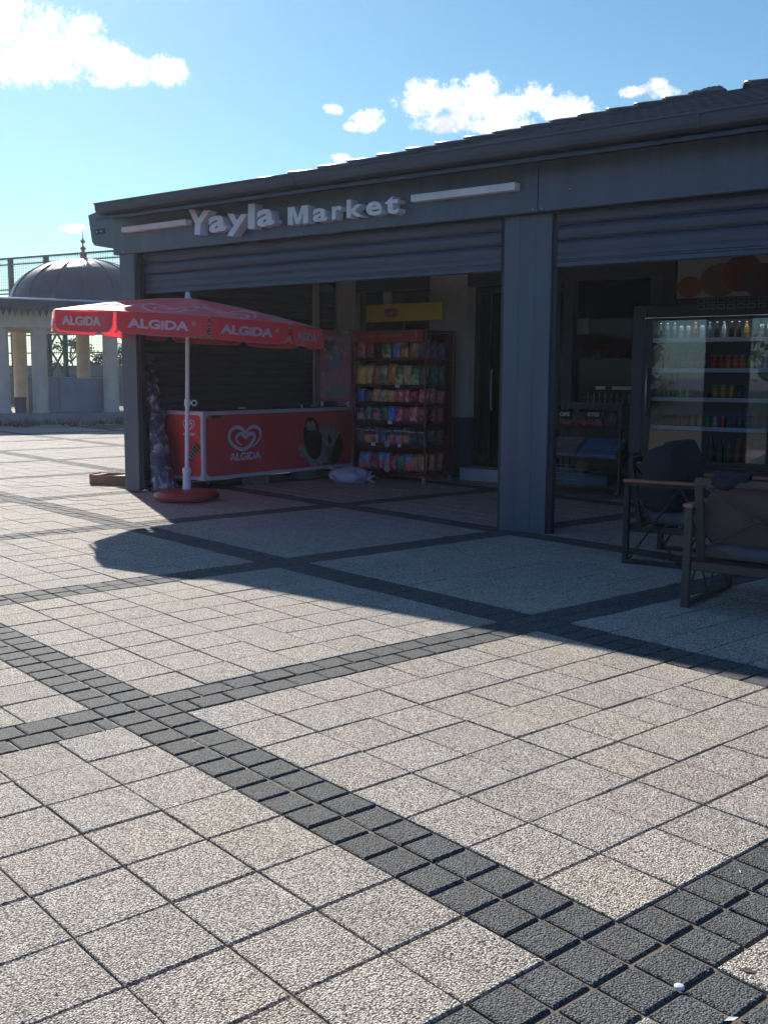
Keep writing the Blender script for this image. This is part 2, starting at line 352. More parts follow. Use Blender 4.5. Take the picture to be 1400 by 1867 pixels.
CUSH_G = mat('grey_cushion', (.10, .105, .115), .95, 0, .15, 8, .004, 25)
PAPER = mat('paper', (.75, .74, .72), .8, 0, .05, 5)

# ------------------------------------------------------------------ ground
S = 0.28; ROT = radians(-11.508)
GC = (13.5965, -6.7103)      # the camera's place in the slab grid
def grid(u, v):
    a, b = (u - GC[0]) * S, (v - GC[1]) * S
    return (CAM.x + a * cos(ROT) - b * sin(ROT), CAM.y + a * sin(ROT) + b * cos(ROT))
W_ = 1.0384; LP = 8 + W_
FAR_M = aggregate_mat('far_paving', (.16, .15, .14), (.62, .56, .49), (.70, .65, .58), 1, 120, .002, False)
GREENF = mat('grass_ground', (.03, .045, .018), .95, 0, .4, .8, .02, 10)
SAND = mat('joint_sand', (.15, .115, .08), .95, 0, .4, 30, .003, 90)
ASPH = mat('old_asphalt', (.16, .165, .17), .9, 0, .25, .7, .004, 50)
m = MB(); n = 24
m.lathe([(0.001, 0), (40, 0), (160, 0), (780, -.1)], (0, 0, -.10), 48)
g = m.build('ground', ASPH, recalc=False, kind='structure')
m = MB(); m.add([(-15.3, -40, -.03), (40, -40, -.03), (40, 40, -.03), (-15.3, 40, -.03)], [(0, 1, 2, 3)])
m.build('plaza_base', FAR_M, recalc=False, kind='structure')
m = MB(); m.add([(-60, -90, .012), (90, -90, .012), (90, -13.2, .012), (-60, -13.2, .012)], [(0, 1, 2, 3)])
m.build('lawn', GREENF, recalc=False, kind='structure')

tiles = []; rnd = random.Random(3)
JG = .0020
def near(u, v):
    x, y = grid(u, v); dx, dy = x - CAM.x, y - CAM.y
    d = sqrt(dx * dx + dy * dy); f = dx * D_.x + dy * D_.y
    if d < 4.5: return True
    if d > 33 or y > 9 or x < -13.5: return False
    return f > 0 and abs(dx * R_.x + dy * R_.y) < f * .62 + 1.5
def put(u0, u1, v0, v1, dark):
    if near((u0 + u1) / 2, (v0 + v1) / 2):
        tiles.append((u0, u1, v0, v1, dark))
for i in range(-16, 6):
    for j in range(-6, 14):
        U0, V0 = i * LP, j * LP
        if not (near(U0 + 4, V0 + 4) or near(U0, V0) or near(U0 + LP, V0 + LP) or near(U0 + LP, V0) or near(U0, V0 + LP)): continue
        for a in range(8):
            for b_ in range(8): put(U0 + a, U0 + a + 1, V0 + W_ + b_, V0 + W_ + b_ + 1, 0)
        hw = W_ / 2
        for a in range(16):                      # the band along u
            for b_ in range(2): put(U0 + a * .5, U0 + a * .5 + .5, V0 + b_ * hw, V0 + b_ * hw + hw, 1)
        for a in range(2):
            for b_ in range(2): put(U0 - W_ + a * hw, U0 - W_ + a * hw + hw, V0 + b_ * hw, V0 + b_ * hw + hw, 1)
        for a in range(2):                       # the band along v, in one of them the two rows are staggered
            cuts = ([0] + [c * .62 + (.31 if a else .0) for c in range(0 if a else 1, 13)] + [8]) if i == 0 else [c * .5 for c in range(17)]
            cuts = sorted(set(min(8, c) for c in cuts))
            for c0, c1 in zip(cuts, cuts[1:]):
                if c1 - c0 > .1: put(U0 - W_ + a * hw, U0 - W_ + a * hw + hw, V0 + W_ + c0, V0 + W_ + c1, 1)
vs = []; fs = []; tone = []; mi = []
for u0, u1, v0, v1, dk in tiles:
    x0, y0 = u0 * S, v0 * S; x1, y1 = u1 * S, v1 * S
    jx, jy = rnd.gauss(0, .0011), rnd.gauss(0, .0011); gap = JG + rnd.random() * .0022 + (.0010 if dk else 0)
    x0 += gap + jx; x1 -= gap - jx; y0 += gap + jy; y1 -= gap - jy
    dz = rnd.gauss(0, .0010); tx, ty = rnd.gauss(0, .0032), rnd.gauss(0, .0032); be = .004 if not dk else .007
    ra = rnd.gauss(0, .004)
    cx_, cy_ = (x0 + x1) / 2, (y0 + y1) / 2
    o = len(vs)
    def P(x, y, z):
        a, b = x - cx_, y - cy_
        a, b = a - ra * b, b + ra * a
        X, Y = cx_ + a, cy_ + b
        w = grid(X / S, Y / S); vs.append((w[0], w[1], z + dz + a * tx + b * ty))
    cs = [(x0, y0), (x1, y0), (x1, y1), (x0, y1)]
    for (x, y), (sx, sy) in zip(cs, ((1, 1), (-1, 1), (-1, -1), (1, -1))): P(x + sx * be, y + sy * be, 0)
    for (x, y), (sx, sy) in zip(cs, ((1, 1), (-1, 1), (-1, -1), (1, -1))): P(x + sx * be * .25, y + sy * be * .25, -be * .55)
    for x, y in cs: P(x, y, -.03)
    q = [(0, 1, 2, 3)] + [(k + 4, (k + 1) % 4 + 4, (k + 1) % 4, k) for k in range(4)] + [(k + 8, (k + 1) % 4 + 8, (k + 1) % 4 + 4, k + 4) for k in range(4)]
    fs += [tuple(i + o for i in f) for f in q]; mi += [dk] * 9
    br = rnd.gauss(1, .035); wa = rnd.gauss(0, .008); tc_ = (br * (1 + wa), br, br * (1 - wa), 1)
    tone += [tc_] * 12
PAV = aggregate_mat('pale_slab', (.11, .095, .08), (.73, .665, .59), (.92, .88, .82), 1, 190, .0045)
PAVD = aggregate_mat('dark_block', (.03, .032, .034), (.155, .165, .165), (.33, .34, .335), .7, 195, .0042)
me = bpy.data.meshes.new('paving'); me.from_pydata(vs, [], fs); me.update()
me.materials.append(PAV); me.materials.append(PAVD); me.polygons.foreach_set('material_index', mi)
ca = me.color_attributes.new('tone', 'FLOAT_COLOR', 'POINT'); ca.data.foreach_set('color', [c for t in tone for c in t])
pav = bpy.data.objects.new('paving', me); COL.objects.link(pav); pav['kind'] = 'structure'
m = MB()
m.add([(-13.6, -14, -.0075), (20, -14, -.0075), (20, 12, -.0075), (-13.6, 12, -.0075)], [(0, 1, 2, 3)])
m.build('joint_bed', SAND, recalc=False, kind='structure')

# bits lying on the slabs
LEAF = mat('dry_leaf', (.13, .10, .06), .9)

# ------------------------------------------------------------------ market building
bld = thing('market_building', 'dark blue-grey market kiosk with raised roller shutters and a tiled hip roof', 'building', (0, 0, 0))
# pillars made of three boards with narrow grooves
for x0, x1, y0 in ((0.0, .27, .02), (5.31, 5.79, .12), (11.1, 11.6, .12)):
    m = MB(); wd = (x1 - x0); k = 1 if x0 < 1 else 3
    for q in range(k):
        m.box(x0 + wd * q / k + .0008, y0, 0, x0 + wd * (q + 1) / k - .0008, y0 + .11, 2.828)
    m.box(x0 + .004, y0 + .006, 0, x1 - .004, y0 + .104, 2.828)
    p_ = m.build('pillar', STEEL, bld, bevel=.0015)
    MB().box(x1 + .001, y0 + .03, 0, x1 + .045, y0 + .10, 2.828).build('shutter_rail', STEEL_D, bld, bevel=.003)
    MB().box(x0 - .045, y0 + .03, 0, x0 - .001, y0 + .10, 2.828).build('shutter_rail', STEEL_D, bld, bevel=.003) if x0 > 1 else None
# fascia panels
for x0, x1 in ((-.085, 5.705), (5.711, 11.0), (11.006, 16)):
    MB().box(x0, 0, 2.83, x1, .07, 3.245).build('fascia_panel', STEEL, bld, bevel=.004)
MB().box(-.08, .072, 2.86, 16, .30, 3.30).build('beam', STEEL_D, bld)
m = MB(); m.box(-.02, .30, 2.84, 16, 4.0, 2.90); m.build('portico_ceiling', mat('ceiling_board', (.55, .54, .52), .8, 0, .08, 2), bld)
# gutter along the eave
prof = [(.06, 3.33), (-.07, 3.33), (-.08, 3.30), (-.11, 3.272), (-.16, 3.262), (-.24, 3.264), (-.285, 3.28), (-.305, 3.31), (-.31, 3.372), (-.325, 3.372), (-.325, 3.388), (-.295, 3.388), (-.29, 3.31), (-.26, 3.285), (-.02, 3.28), (-.02, 3.40), (.06, 3.40)]
m = MB(); m.prism(prof, lambda a, b, t: (t, a, b), -.012, 16.2); m.build('gutter', GUT, bld)
MB().box(-.06, -.105, 3.250, 16, -.001, 3.262).build('soffit_shade_strip', STEEL_D, bld)  # dark strip put in for the shade between gutter and fascia
for xj in (3.1, 7.2, 11.4): MB().prism([(-.316, 3.306), (-.292, 3.272), (-.24, 3.256), (-.16, 3.254), (-.16, 3.258), (-.24, 3.260), (-.289, 3.277), (-.310, 3.309), (-.316, 3.37), (-.320, 3.37)], lambda a, b, t: (t, a, b), xj, xj + .05).build('gutter_bracket', GUT, bld)
# boxed eave along the left side, its cut end towards the plaza
m = MB(); m.prism([(-.58, 3.34), (-.38, 3.375), (-.09, 3.375), (-.09, 2.905), (-.47, 2.97), (-.52, 3.02)], lambda a, b, t: (a, t, b), .02, 12.0); eb = m.build('side_eave_box', STEEL, bld, bevel=.006)
for rx, rz in ((5.66, 2.852), (5.75, 2.852), (6.02, 2.99), (2.95, 2.852), (.10, 2.852), (8.4, 2.852)):
    m = MB(); m.tube([(rx, .002, rz), (rx, -.004, rz)], .007, 8); m.build('rivet', CHROME, bld)
m = MB(); m.box(-.44, .012, 3.10, -.26, .02, 3.16)
m.build('end_plate', STEEL_D, bld)
for xx in (-.40, -.31):
    MB().box(xx - .009, .002, 3.118, xx + .009, .012, 3.136).build('screw', CHROME, bld)

# roof: rows of wavy tiles on the front and left slopes, plain back
SL = .3126; HY = 6.0; EY = -.31; EX = -.50
RZ = 3.178
def roofz(y): return RZ + SL * (y - EY)
m = MB(); pitch = .155; seg = 6; run = .34
ncol = int(16.6 / pitch * seg)
row = 0; y = EY
def wave(t):
    t = t % 1.0
    return .022 * (abs(sin(pi * t)) ** 1.5) + .006 * cos(2 * pi * t)
while y < HY - .01:
    y1 = min(HY, y + run + .03)
    xs = [max(EX + (y - EY) + .02, EX) + 0.0]
    x_start = EX + (y - EY)
    cols = [x_start] + [EX + k * pitch / seg for k in range(ncol + 1) if EX + k * pitch / seg > x_start + .005]
    if y < .03: cols = [.0] + [c for c in cols if c > .005]
    nb = len(cols); v = []
    for x in cols: v.append((x, y, roofz(y) + .028 + wave((x - EX) / pitch)))
    for x in cols: v.append((max(x, EX + (y1 - EY)) if x < EX + (y1 - EY) else x, y1, roofz(y1) + .006 + wave((x - EX) / pitch)))
    for x in cols: v.append((x, y + .004, roofz(y) + .006 + wave((x - EX) / pitch) * .4))
    f = [(k, k + 1, nb + k + 1, nb + k) for k in range(nb - 1)] + [(2 * nb + k, 2 * nb + k + 1, k + 1, k) for k in range(nb - 1)]
    m.add(v, f, True); y += run
m.build('roof_tiles', TILE_R, bld, recalc=False)
m = MB(); zr = roofz(HY)
XR = EX + HY - EY
m.add([(EX + .35, EY + .35, roofz(EY + .35)), (XR, HY, zr), (EX + .35, 12.0, roofz(EY + .35))], [(0, 1, 2)])
m.add([(16.2, HY, zr), (XR, HY, zr), (EX + .35, 12.0, roofz(EY + .35)), (16.2, 12.0, roofz(EY + .35))], [(0, 1, 2, 3)])
m.add([(16.2, EY + .35, roofz(EY + .35) - .006), (16.2, HY, zr - .006), (XR, HY, zr - .006), (EX + .35, EY + .35, roofz(EY + .35) - .006)], [(0, 1, 2, 3)])
m.build('roof_slope', TILE_R, bld, recalc=False)
# hip caps, one overlapping the next
hip0 = Vector((EX + .35, EY + .35, roofz(EY + .35) + .013)); hd = Vector((1, 1, SL)).normalized(); side = Vector((1, -1, 0)).normalized(); up = side.cross(hd); up = up if up.z > 0 else -up
step = .372; k = 0; m = MB(); total = (Vector((XR, HY, zr)) - hip0).length
while k * step < total:
    a = hip0 + hd * (k * step - .05); b = hip0 + hd * ((k + 1) * step + .02)
    xk = a.x
    if not (5.02 < xk < 5.28):
        for (p0, p1, rr0, rr1, lift0, lift1) in ((a, b, .115, .100, .030, .002),):
            v = []
            for p, r, lf in ((p0, rr0, lift0), (p1, rr1, lift1)):
                for t in (.0, .125, .25, .375, .5, .625, .75, .875, 1):
                    an = pi * t; v.append(p + side * cos(an) * r + up * (sin(an) * r * .85 + lf - .02))
            for t in (.0, .125, .25, .375, .5, .625, .75, .875, 1):
                an = pi * t; v.append(p0 + side * cos(an) * (rr0 - .018) + up * (sin(an) * (rr0 * .85 - .018) + lift0 - .02))
            m.add(v, [(q, q + 1, q + 10, q + 9) for q in range(8)] + [(q + 18, q + 19, q + 1, q) for q in range(8)], True)
    k += 1
m.build('hip_cap', TILE_R, bld, recalc=False)
m = MB()
for q in range(14):
    p = hip0 + hd * (7.40 + q * .028) + up * (.04 + .02 * random.random()); m.lathe([(.001, -.06), (.07, -.02), (.06, .04), (.001, .06 + .015 * random.random())], p, 7)
m.build('mortar_bed', mat('mortar', (.22, .21, .20), .95, 0, .25, 20, .01, 30), bld)

# roller shutters, partly raised
def shutter(x0, x1, name='roller_shutter'):
    pts = []; z = 2.835; sl = .128
    prof = []
    zz = 2.84
    while zz > 2.50:
        for t in (0, .08, .25, .5, .75, .9): prof.append((.16 - .022 * sin(pi * min(1, t / .9)) ** .6, zz - sl * t))
        prof.append((.172, zz - sl * .95)); zz -= sl
    prof += [(.15, 2.49), (.142, 2.46), (.142, 2.43), (.155, 2.425), (.155, 2.41), (.138, 2.40), (.135, 2.365), (.15, 2.36)]
    m = MB(); npf = len(prof)
    v = [(x0, y, z) for y, z in prof] + [(x1, y, z) for y, z in prof] + [(x0, .19, prof[0][1]), (x1, .19, prof[0][1]), (x0, .19, 2.36), (x1, .19, 2.36)]
    m.add(v, [(q, q + 1, npf + q + 1, npf + q) for q in range(npf - 1)] + [(npf - 1, 2 * npf + 2, 2 * npf + 3, 2 * npf - 1), (2 * npf, 2 * npf + 1, 2 * npf + 3, 2 * npf + 2)])
    return m.build(name, SHUT, bld, recalc=False)
shutter(.318, 5.262); shutter(5.838, 11.05)
# left side: a closed roller shutter between corner pillar and back wall
m = MB(); prof = []; z = 2.84
while z > .02:
    prof += [(.0, z), (.018, z - .02), (.022, z - .05), (.018, z - .085), (0.0, z - .1)]; z -= .105
v = [(x - .03, .30, zz) for x, zz in prof] + [(x - .03, 3.99, zz) for x, zz in prof]; npf = len(prof)
m.add(v, [(q, q + 1, npf + q + 1, npf + q) for q in range(npf - 1)]); m.add([(-.05, .13, 0), (-.05, 4, 0), (-.05, 4, 2.84), (-.05, .13, 2.84)], [(0, 1, 2, 3)])
m.build('side_shutter', mat('shade_toned_shutter_paint', (.075, .078, .09), .5, .1, .12, 2), bld, recalc=False)  # same paint as the front shutters, its tone set apart for the shade
MB().box(-.05, .135, 0, .05, .30, 2.84).build('side_post', STEEL_D, bld)
MB().box(-.01, 3.50, 0.9, .035, 3.60, 2.83).build('white_side_post', CREAM, bld)
# back wall
BW = [(.03, .39, .84, 2.84, CREAM, 4.0), (.03, .39, 0, .838, DADO, 4.0), (.39, 1.73, 0, 1.0, DADO, 4.0), (.39, 1.73, 2.62, 2.84, DARKWALL, 4.0),
      (1.73, 2.36, .84, 2.84, CREAM, 4.0), (1.73, 2.36, 0, .838, DADO, 4.0), (2.36, 16, 2.62, 2.84, DARKWALL, 4.0), (3.83, 3.97, 0, 2.62, DADO, 4.0),
      (-.05, .03, 0, 2.84, DARKWALL, 4.0), (5.0, 5.16, 0, 2.62, DADO, 4.0), (5.16, 9, 0, 2.62, DARKWALL, 4.0), (9, 16, 0, 2.62, CREAM, 4.0), (3.97, 5.0, 0, .10, DADO, 4.0)]
for x0, x1, z0, z1, mm, yy in BW:
    MB().box(x0 + .001, yy, z0, x1 - .001, yy + .24, z1).build('wall', mm, bld)
w1 = MB(); w1.box(.40, 4.10, 1.0, 1.72, 4.115, 2.62); w1.build('window_pane', GLASS, bld)
w2 = MB(); w2.box(3.98, 4.10, .11, 4.99, 4.115, 2.61); w2.build('window_pane', GLASS, bld)
# the door: frame, glass leaf, handle
dr = MB(); dr.box(2.40, 4.14, .17, 2.46, 4.20, 2.6); dr.box(3.76, 4.14, .17, 3.82, 4.20, 2.6); dr.box(2.46, 4.14, 2.53, 3.76, 4.20, 2.6); dr.box(2.62, 4.12, .17, 2.66, 4.19, 2.53)
d_ = dr.build('door', mat('alu_frame', (.07, .075, .08), .35, .6), bld, bevel=.003)
MB().box(2.66, 4.155, .17, 3.76, 4.165, 2.53).build('door_glass', GLASS, d_)
MB().tube([(2.72, 4.10, .95), (2.72, 4.07, 1.0), (2.72, 4.07, 1.45), (2.72, 4.10, 1.5)], .012).build('handle', CHROME, d_)
MB().box(2.42, 3.78, 0, 3.7, 4.10, .165).build('door_step', mat('white_step', (.5, .5, .53), .6, 0, .08), bld, bevel=.006)
MB().box(2.3, 4.105, .165, 3.82, 4.24, .169).build('door_sill', DADO, bld)
alone(MB().box(.96, 3.93, 2.42, 1.08, 3.998, 2.60), 'motion_sensor', 'small white box fixed high above the yellow crisps sign', 'sensor', WHITE, (1.02, 3.96, 2.42), bevel=.01)
# the room behind
m = MB()
m.box(-.05, 8.0, 0, 16, 8.1, 3.0); m.box(-.14, 4.241, 0, -.05, 8.1, 3.0); m.box(16, -.0, 0, 16.1, 8.1, 3.0); m.box(-.05, 4.241, 2.95, 16, 8.0, 3.0)
m.build('inner_wall', mat('inner_wall', (.09, .09, .10), .9, 0, .15, 2), bld)
MB().box(3.95, 5.6, 2.925, 4.55, 6.6, 2.945).build('ceiling_panel_light', mat('lamp_panel', (.8, .95, .92), .5, emit=((.72, 1, .95), 1.0)), bld)
# ------------------------------------------------------------------ shop sign: solid letters standing off the fascia
SIGN_W = mat('sign_letter_paint', (.80, .80, .82), .5, 0, .08, 6)
sg = thing('shop_sign', 'raised pale grey letters reading Yayla Market on the blue-grey fascia', 'sign', (1.37, 0, 2.93))
def letter(ch, x0, x1, z0, z1, rot=0, bold=.02):
    w, h = x1 - x0, z1 - z0; cx_, cz = (x0 + x1) / 2, (z0 + z1) / 2; r = radians(rot)
    def fn(a, b, t):
        a, b = a - w / 2, b - h / 2; return (cx_ + a * cos(r) - b * sin(r), -.062 - t * 1.0, cz + a * sin(r) + b * cos(r))
    o = text_mesh(ch, 1.0, .058, SIGN_W, fn, 'letter', sg, bold=.028, width=w, height=h)
def poly_letter(pts, x0, x1, z0, z1, rot=0):
    cx_, cz = (x0 + x1) / 2, (z0 + z1) / 2; r = radians(rot); w, h = x1 - x0, z1 - z0
    def fn(a, b, t):
        a, b = (a - .5) * w, (b - .5) * h; return (cx_ + a * cos(r) - b * sin(r), -t, cz + a * sin(r) + b * cos(r))
    m = MB(); m.prism(pts, fn, .004, .12); m.build('letter', SIGN_W, sg)
poly_letter([(.36, 0), (.62, 0), (.62, .45), (1, 1), (.72, 1), (.5, .66), (.28, 1), (0, 1), (.36, .45)], 1.37, 1.72, 2.935, 3.20, -7)
poly_letter([(.1, 0), (.9, 0), (.9, 1), (.1, 1)], 2.30, 2.42, 2.935, 3.19, -2)
poly_letter([(0, 0), (.24, 0), (.24, .62), (.40, 0), (.60, 0), (.76, .62), (.76, 0), (1, 0), (1, 1), (.68, 1), (.5, .34), (.32, 1), (0, 1)], 2.88, 3.155, 2.93, 3.105)
for a in (('a', 1.71, 1.98, 2.94, 3.115, 3, .03), ('y', 1.99, 2.29, 2.875, 3.105, -6, .03), ('a', 2.44, 2.69, 2.945, 3.12, 3, .03),
          ('a', 3.22, 3.41, 2.93, 3.06, 0, .03), ('r', 3.47, 3.60, 2.935, 3.06, 0, .03), ('k', 3.66, 3.86, 2.935, 3.105, 0, .03), ('e', 3.90, 4.09, 2.93, 3.06, 0, .03), ('t', 4.13, 4.29, 2.925, 3.09, 0, .03)):
    letter(*a)
alone(MB().box(.19, -.09, 3.065, 1.31, .0, 3.125), 'light_bar', 'white bar on the fascia left of the raised letters, its end against the capital letter', 'sign bar', SIGN_W, (.75, 0, 3.065), bevel=.003)
alone(MB().box(4.41, -.09, 3.02, 5.53, .0, 3.085), 'light_bar', 'white bar on the fascia right of the raised letters, near the pillar', 'sign bar', SIGN_W, (4.97, 0, 3.02), bevel=.003)
m = MB()
ring = [(3.37 + .145 * cos(pi + pi * k / 14), -.004, 2.875 - .055 * sin(pi * k / 14)) for k in range(15)]
m.tube(ring, .004, 5); m.tube([(3.37 + .07 * cos(pi + pi * k / 8), -.004, 2.862 - .018 * sin(pi * k / 8)) for k in range(9)], .003, 5)
alone(m, 'cable_loop', 'thin loop of cable hanging at the lower edge of the fascia under the sign', 'cable', mat('cable_grey', (.2, .2, .22), .6), (3.37, 0, 2.82))

# ------------------------------------------------------------------ heart emblem
def heart_ribbons(mb, fn, w, h, thick=1.0):
    """the ice-cream emblem: a heart line that winds into a smaller heart; fn(a,b)->point for a in -w/2..w/2"""
    K = [(.21, -.43), (.36, -.22), (.47, .06), (.43, .36), (.27, .49), (.12, .42), (.005, .25), (-.11, .42), (-.27, .5), (-.43, .37), (-.49, .08), (-.41, -.22), (-.25, -.42), (-.06, -.5), (.11, -.39), (.225, -.17),
         (.285, .03), (.24, .17), (.13, .19), (.015, .04), (-.09, .18), (-.20, .18), (-.27, .04), (-.235, -.16), (-.10, -.32)]
    pts = []
    for i in range(len(K) - 1):
        p0, p1, p2, p3 = K[max(0, i - 1)], K[i], K[i + 1], K[min(len(K) - 1, i + 2)]
        for q in range(5):
            t = q / 5; pts.append(tuple(.5 * (2 * p1[c] + (p2[c] - p0[c]) * t + (2 * p0[c] - 5 * p1[c] + 4 * p2[c] - p3[c]) * t * t + (3 * p1[c] - p0[c] - 3 * p2[c] + p3[c]) * t ** 3) * (w, h)[c] for c in (0, 1)))
    pts.append((K[-1][0] * w, K[-1][1] * h)); n = len(pts); v = []
    for i, p in enumerate(pts):
        q0 = pts[max(i - 1, 0)]; q1 = pts[min(i + 1, n - 1)]; dx, dy = q1[0] - q0[0], q1[1] - q0[1]; l = sqrt(dx * dx + dy * dy) or 1
        tw = .064 * w * thick * min(1, .2 + i * .06, .2 + (n - 1 - i) * .06); nx, ny = -dy / l * tw / 2, dx / l * tw / 2
        v.append(fn(p[0] + nx, p[1] + ny)); v.append(fn(p[0] - nx, p[1] - ny))
    mb.add(v, [(2 * i, 2 * i + 1, 2 * i + 3, 2 * i + 2) for i in range(n - 1)])
    return mb

# ------------------------------------------------------------------ parasol
UC = Vector((1.40, -.23, 0))
RED_F = fabric_mat('parasol_fabric', (.74, .05, .075), .46)
WHITE_F = fabric_mat('parasol_white_print', (.74, .62, .63), .3)
um = thing('parasol', 'red promotional parasol with white lettering on its valance, in front of the chest freezer', 'parasol', (UC.x, UC.y, 0))
lean = Matrix.Rotation(radians(1.4), 4, Vector((D_.x, D_.y, 0)).normalized())
tilt = Matrix.Rotation(radians(1.8), 4, Vector((D_.x, D_.y, 0)).normalized())
LM = Matrix.Translation(UC) @ lean
m = MB(); m.M = LM; m.tube([(0, 0, .12), (0, 0, 2.23)], .024, 14); m.build('pole', WHITE, um)
m = MB(); m.M = LM; m.lathe([(.030, 1.06), (.034, 1.07), (.034, 1.13), (.030, 1.14)], (0, 0, 0), 16)
kn = Vector((R_.x, R_.y, 0)).normalized()
k0 = Vector((0, 0, 1.10)) + kn * .03
m.tube([k0, k0 + kn * .025], .014, 8)
loop = [k0 + kn * (.045 + .028 * cos(2 * pi * q / 12)) + Vector((0, 0, .028 * sin(2 * pi * q / 12))) for q in range(13)]
m.tube(loop, .008, 6); m.build('height_clamp', WHITE, um)
m = MB(); m.M = LM; m.lathe([(.052, .085), (.052, .13), (.045, .14), (.045, .30), (.052, .31), (.052, .36), (.028, .375)], (0, 0, 0), 20); m.build('pole_sleeve', WHITE, um)
m = MB(); m.lathe([(.30, .0), (.355, .02), (.37, .055), (.36, .085), (.31, .11), (.18, .125), (.055, .13), (.05, .13)], (UC.x, UC.y, 0), 48)
m.build('base', mat('red_base', (.36, .03, .03), .42, 0, .12, 4, .003, 20), um)
m = MB(); m.M = LM; m.lathe([(.045, 2.215), (.04, 2.25), (.028, 2.29), (.026, 2.315), (.02, 2.32)], (0, 0, 0), 16); m.build('finial', WHITE, um)
# canopy
RAD = 1.495; ZR = 2.005; ZT = 2.25; th0 = atan2(CAM.y - UC.y, CAM.x - UC.x)   # angle of the direction towards the camera
CM = Matrix.Translation(UC) @ lean @ Matrix.Translation((0, 0, 2.1)) @ tilt @ Matrix.Translation((0, 0, -2.1))
NP = 10; SEG = 2 * pi / NP
cor = [radians(8 + 36 * k) + th0 for k in range(NP)]
def canopy(a, r):      # point on the cloth: flat chords between ribs sag a little
    k = 0
    rel = (a - cor[0]) % (2 * pi); k = int(rel // SEG); f = (rel - k * SEG) / SEG
    A = Vector((cos(cor[0] + k * SEG), sin(cor[0] + k * SEG), 0)); B = Vector((cos(cor[0] + (k + 1) * SEG), sin(cor[0] + (k + 1) * SEG), 0))
    s = r / RAD; P = (A * (1 - f) + B * f) * r
    z = ZT + (ZR - ZT) * (s ** 1.35) - .035 * sin(pi * f) * sin(pi * min(1, s) * .8)
    return Vector((P.x, P.y, z))
m = MB(); m.M = CM; nr = 10; na = 80
v = []; f = []
for i in range(nr + 1):
    for q in range(na): v.append(canopy(cor[0] + 2 * pi * q / na, max(.03, RAD * i / nr)))
for i in range(nr):
    for q in range(na): q2 = (q + 1) % na; f.append((i * na + q, i * na + q2, (i + 1) * na + q2, (i + 1) * na + q))
m.add(v, f, True); can = m.build('canopy', RED_F, um, recalc=False)
EDGE = mat('valance_binding', (.55, .25, .28), .7)
for k in range(NP):
    A = canopy(cor[k] + 1e-4, RAD); B = canopy(cor[k] + SEG - 1e-4, RAD); ch = (B - A); wd = ch.length; cd_ = ch.normalized(); out = Vector((A.x + B.x, A.y + B.y, 0)).normalized()
    if cd_.cross(Vector((0, 0, 1))).dot(out) < 0: pass
    hgt = .21; inset = .02; rc = .09; swing = rnd.uniform(-.02, .035)
    def F(a, b, t=0): return A + cd_ * a + Vector((0, 0, -b)) + out * (t + swing * b / hgt + .012 * sin(a * 7 + k) * b / hgt)
    out_pts = [(inset, 0)]
    out_pts += [(inset, hgt - rc)] + [(inset + rc - rc * cos(pi / 2 * q / 6), hgt - rc + rc * sin(pi / 2 * q / 6)) for q in range(1, 7)]
    nn = 10
    bot = [(inset + rc + (wd - 2 * inset - 2 * rc) * q / nn, hgt + .006 * sin(pi * q / nn)) for q in range(1, nn)]
    rgt = [(wd - p[0], p[1]) for p in out_pts[::-1]]
    # strips from top edge to the outline
    ol = out_pts[1:] + bot + rgt[:-1]
    v = []; fcs = []
    for a, b in ol:
        for j in range(4): v.append(F(a, b * j / 3))
    for q in range(len(ol) - 1):
        for j in range(3): fcs.append((q * 4 + j, q * 4 + j + 1, (q + 1) * 4 + j + 1, (q + 1) * 4 + j))
    m = MB(); m.M = CM; m.add(v, fcs, True); va = m.build('valance', RED_F, can, recalc=False)
    m = MB(); m.M = CM; m.tube([F(a, b) for a, b in ol], .0045, 4, False); m.build('binding', EDGE, va)
    # lettering, seen from both faces of the cloth
    lr = 1 if cd_.cross(Vector((0, 0, 1))).dot(out) > 0 else -1     # reading direction seen from outside
    def T(a, b, t):
        a0 = wd / 2 - lr * .335 + lr * a
        return CM @ F(a0, hgt * .74 - b, t * lr)
    def T2(a, b, t): return T(a + .625, b + .055, t)
    text_mesh('ALGiDA', 1, .004, WHITE_F, T, 'lettering', va, bold=.04, width=.60, height=.092)
    text_mesh('®', 1, .004, WHITE_F, T2, 'registered_mark', va, bold=0.0, width=.042, height=.042)
    # emblem lying on the cloth
    am = cor[k] + SEG / 2
    rad_d = Vector((cos(am), sin(am), 0)); tan_d = Vector((-sin(am), cos(am), 0))
    def E(a, b):
        rr = RAD * .70 - b; pt = rad_d * rr + tan_d * a; an = atan2(pt.y, pt.x); rho = pt.length * 1 / 1
        kk = (an - cor[k]) % (2 * pi); chord = cos(SEG / 2) / max(.2, cos(kk - SEG / 2)); c = canopy(an, rho / chord)
        return (c.x, c.y, c.z + .007)
    m = MB(); m.M = CM; heart_ribbons(m, E, .56, .42, 1.1); m.build('emblem', WHITE_F, can, recalc=False)
    m = MB(); m.M = CM
    m.tube([canopy(cor[k] + 1e-3, .06) - Vector((0, 0, .012)), canopy(cor[k] + 1e-3, RAD * .5) - Vector((0, 0, .012)), canopy(cor[k] + 1e-3, RAD) - Vector((0, 0, .012))], .006, 5)
    m.build('rib', WHITE, um)
    m = MB(); m.M = CM; m.tube([(0.02 * cos(cor[k]), .02 * sin(cor[k]), 1.86), canopy(cor[k] + 1e-3, RAD * .5) - Vector((0, 0, .015))], .005, 5); m.build('strut', WHITE, um)
m = MB(); m.M = LM; m.lathe([(.026, 1.83), (.042, 1.84), (.042, 1.89), (.026, 1.9)], (0, 0, 0), 14); m.build('runner', WHITE, um)

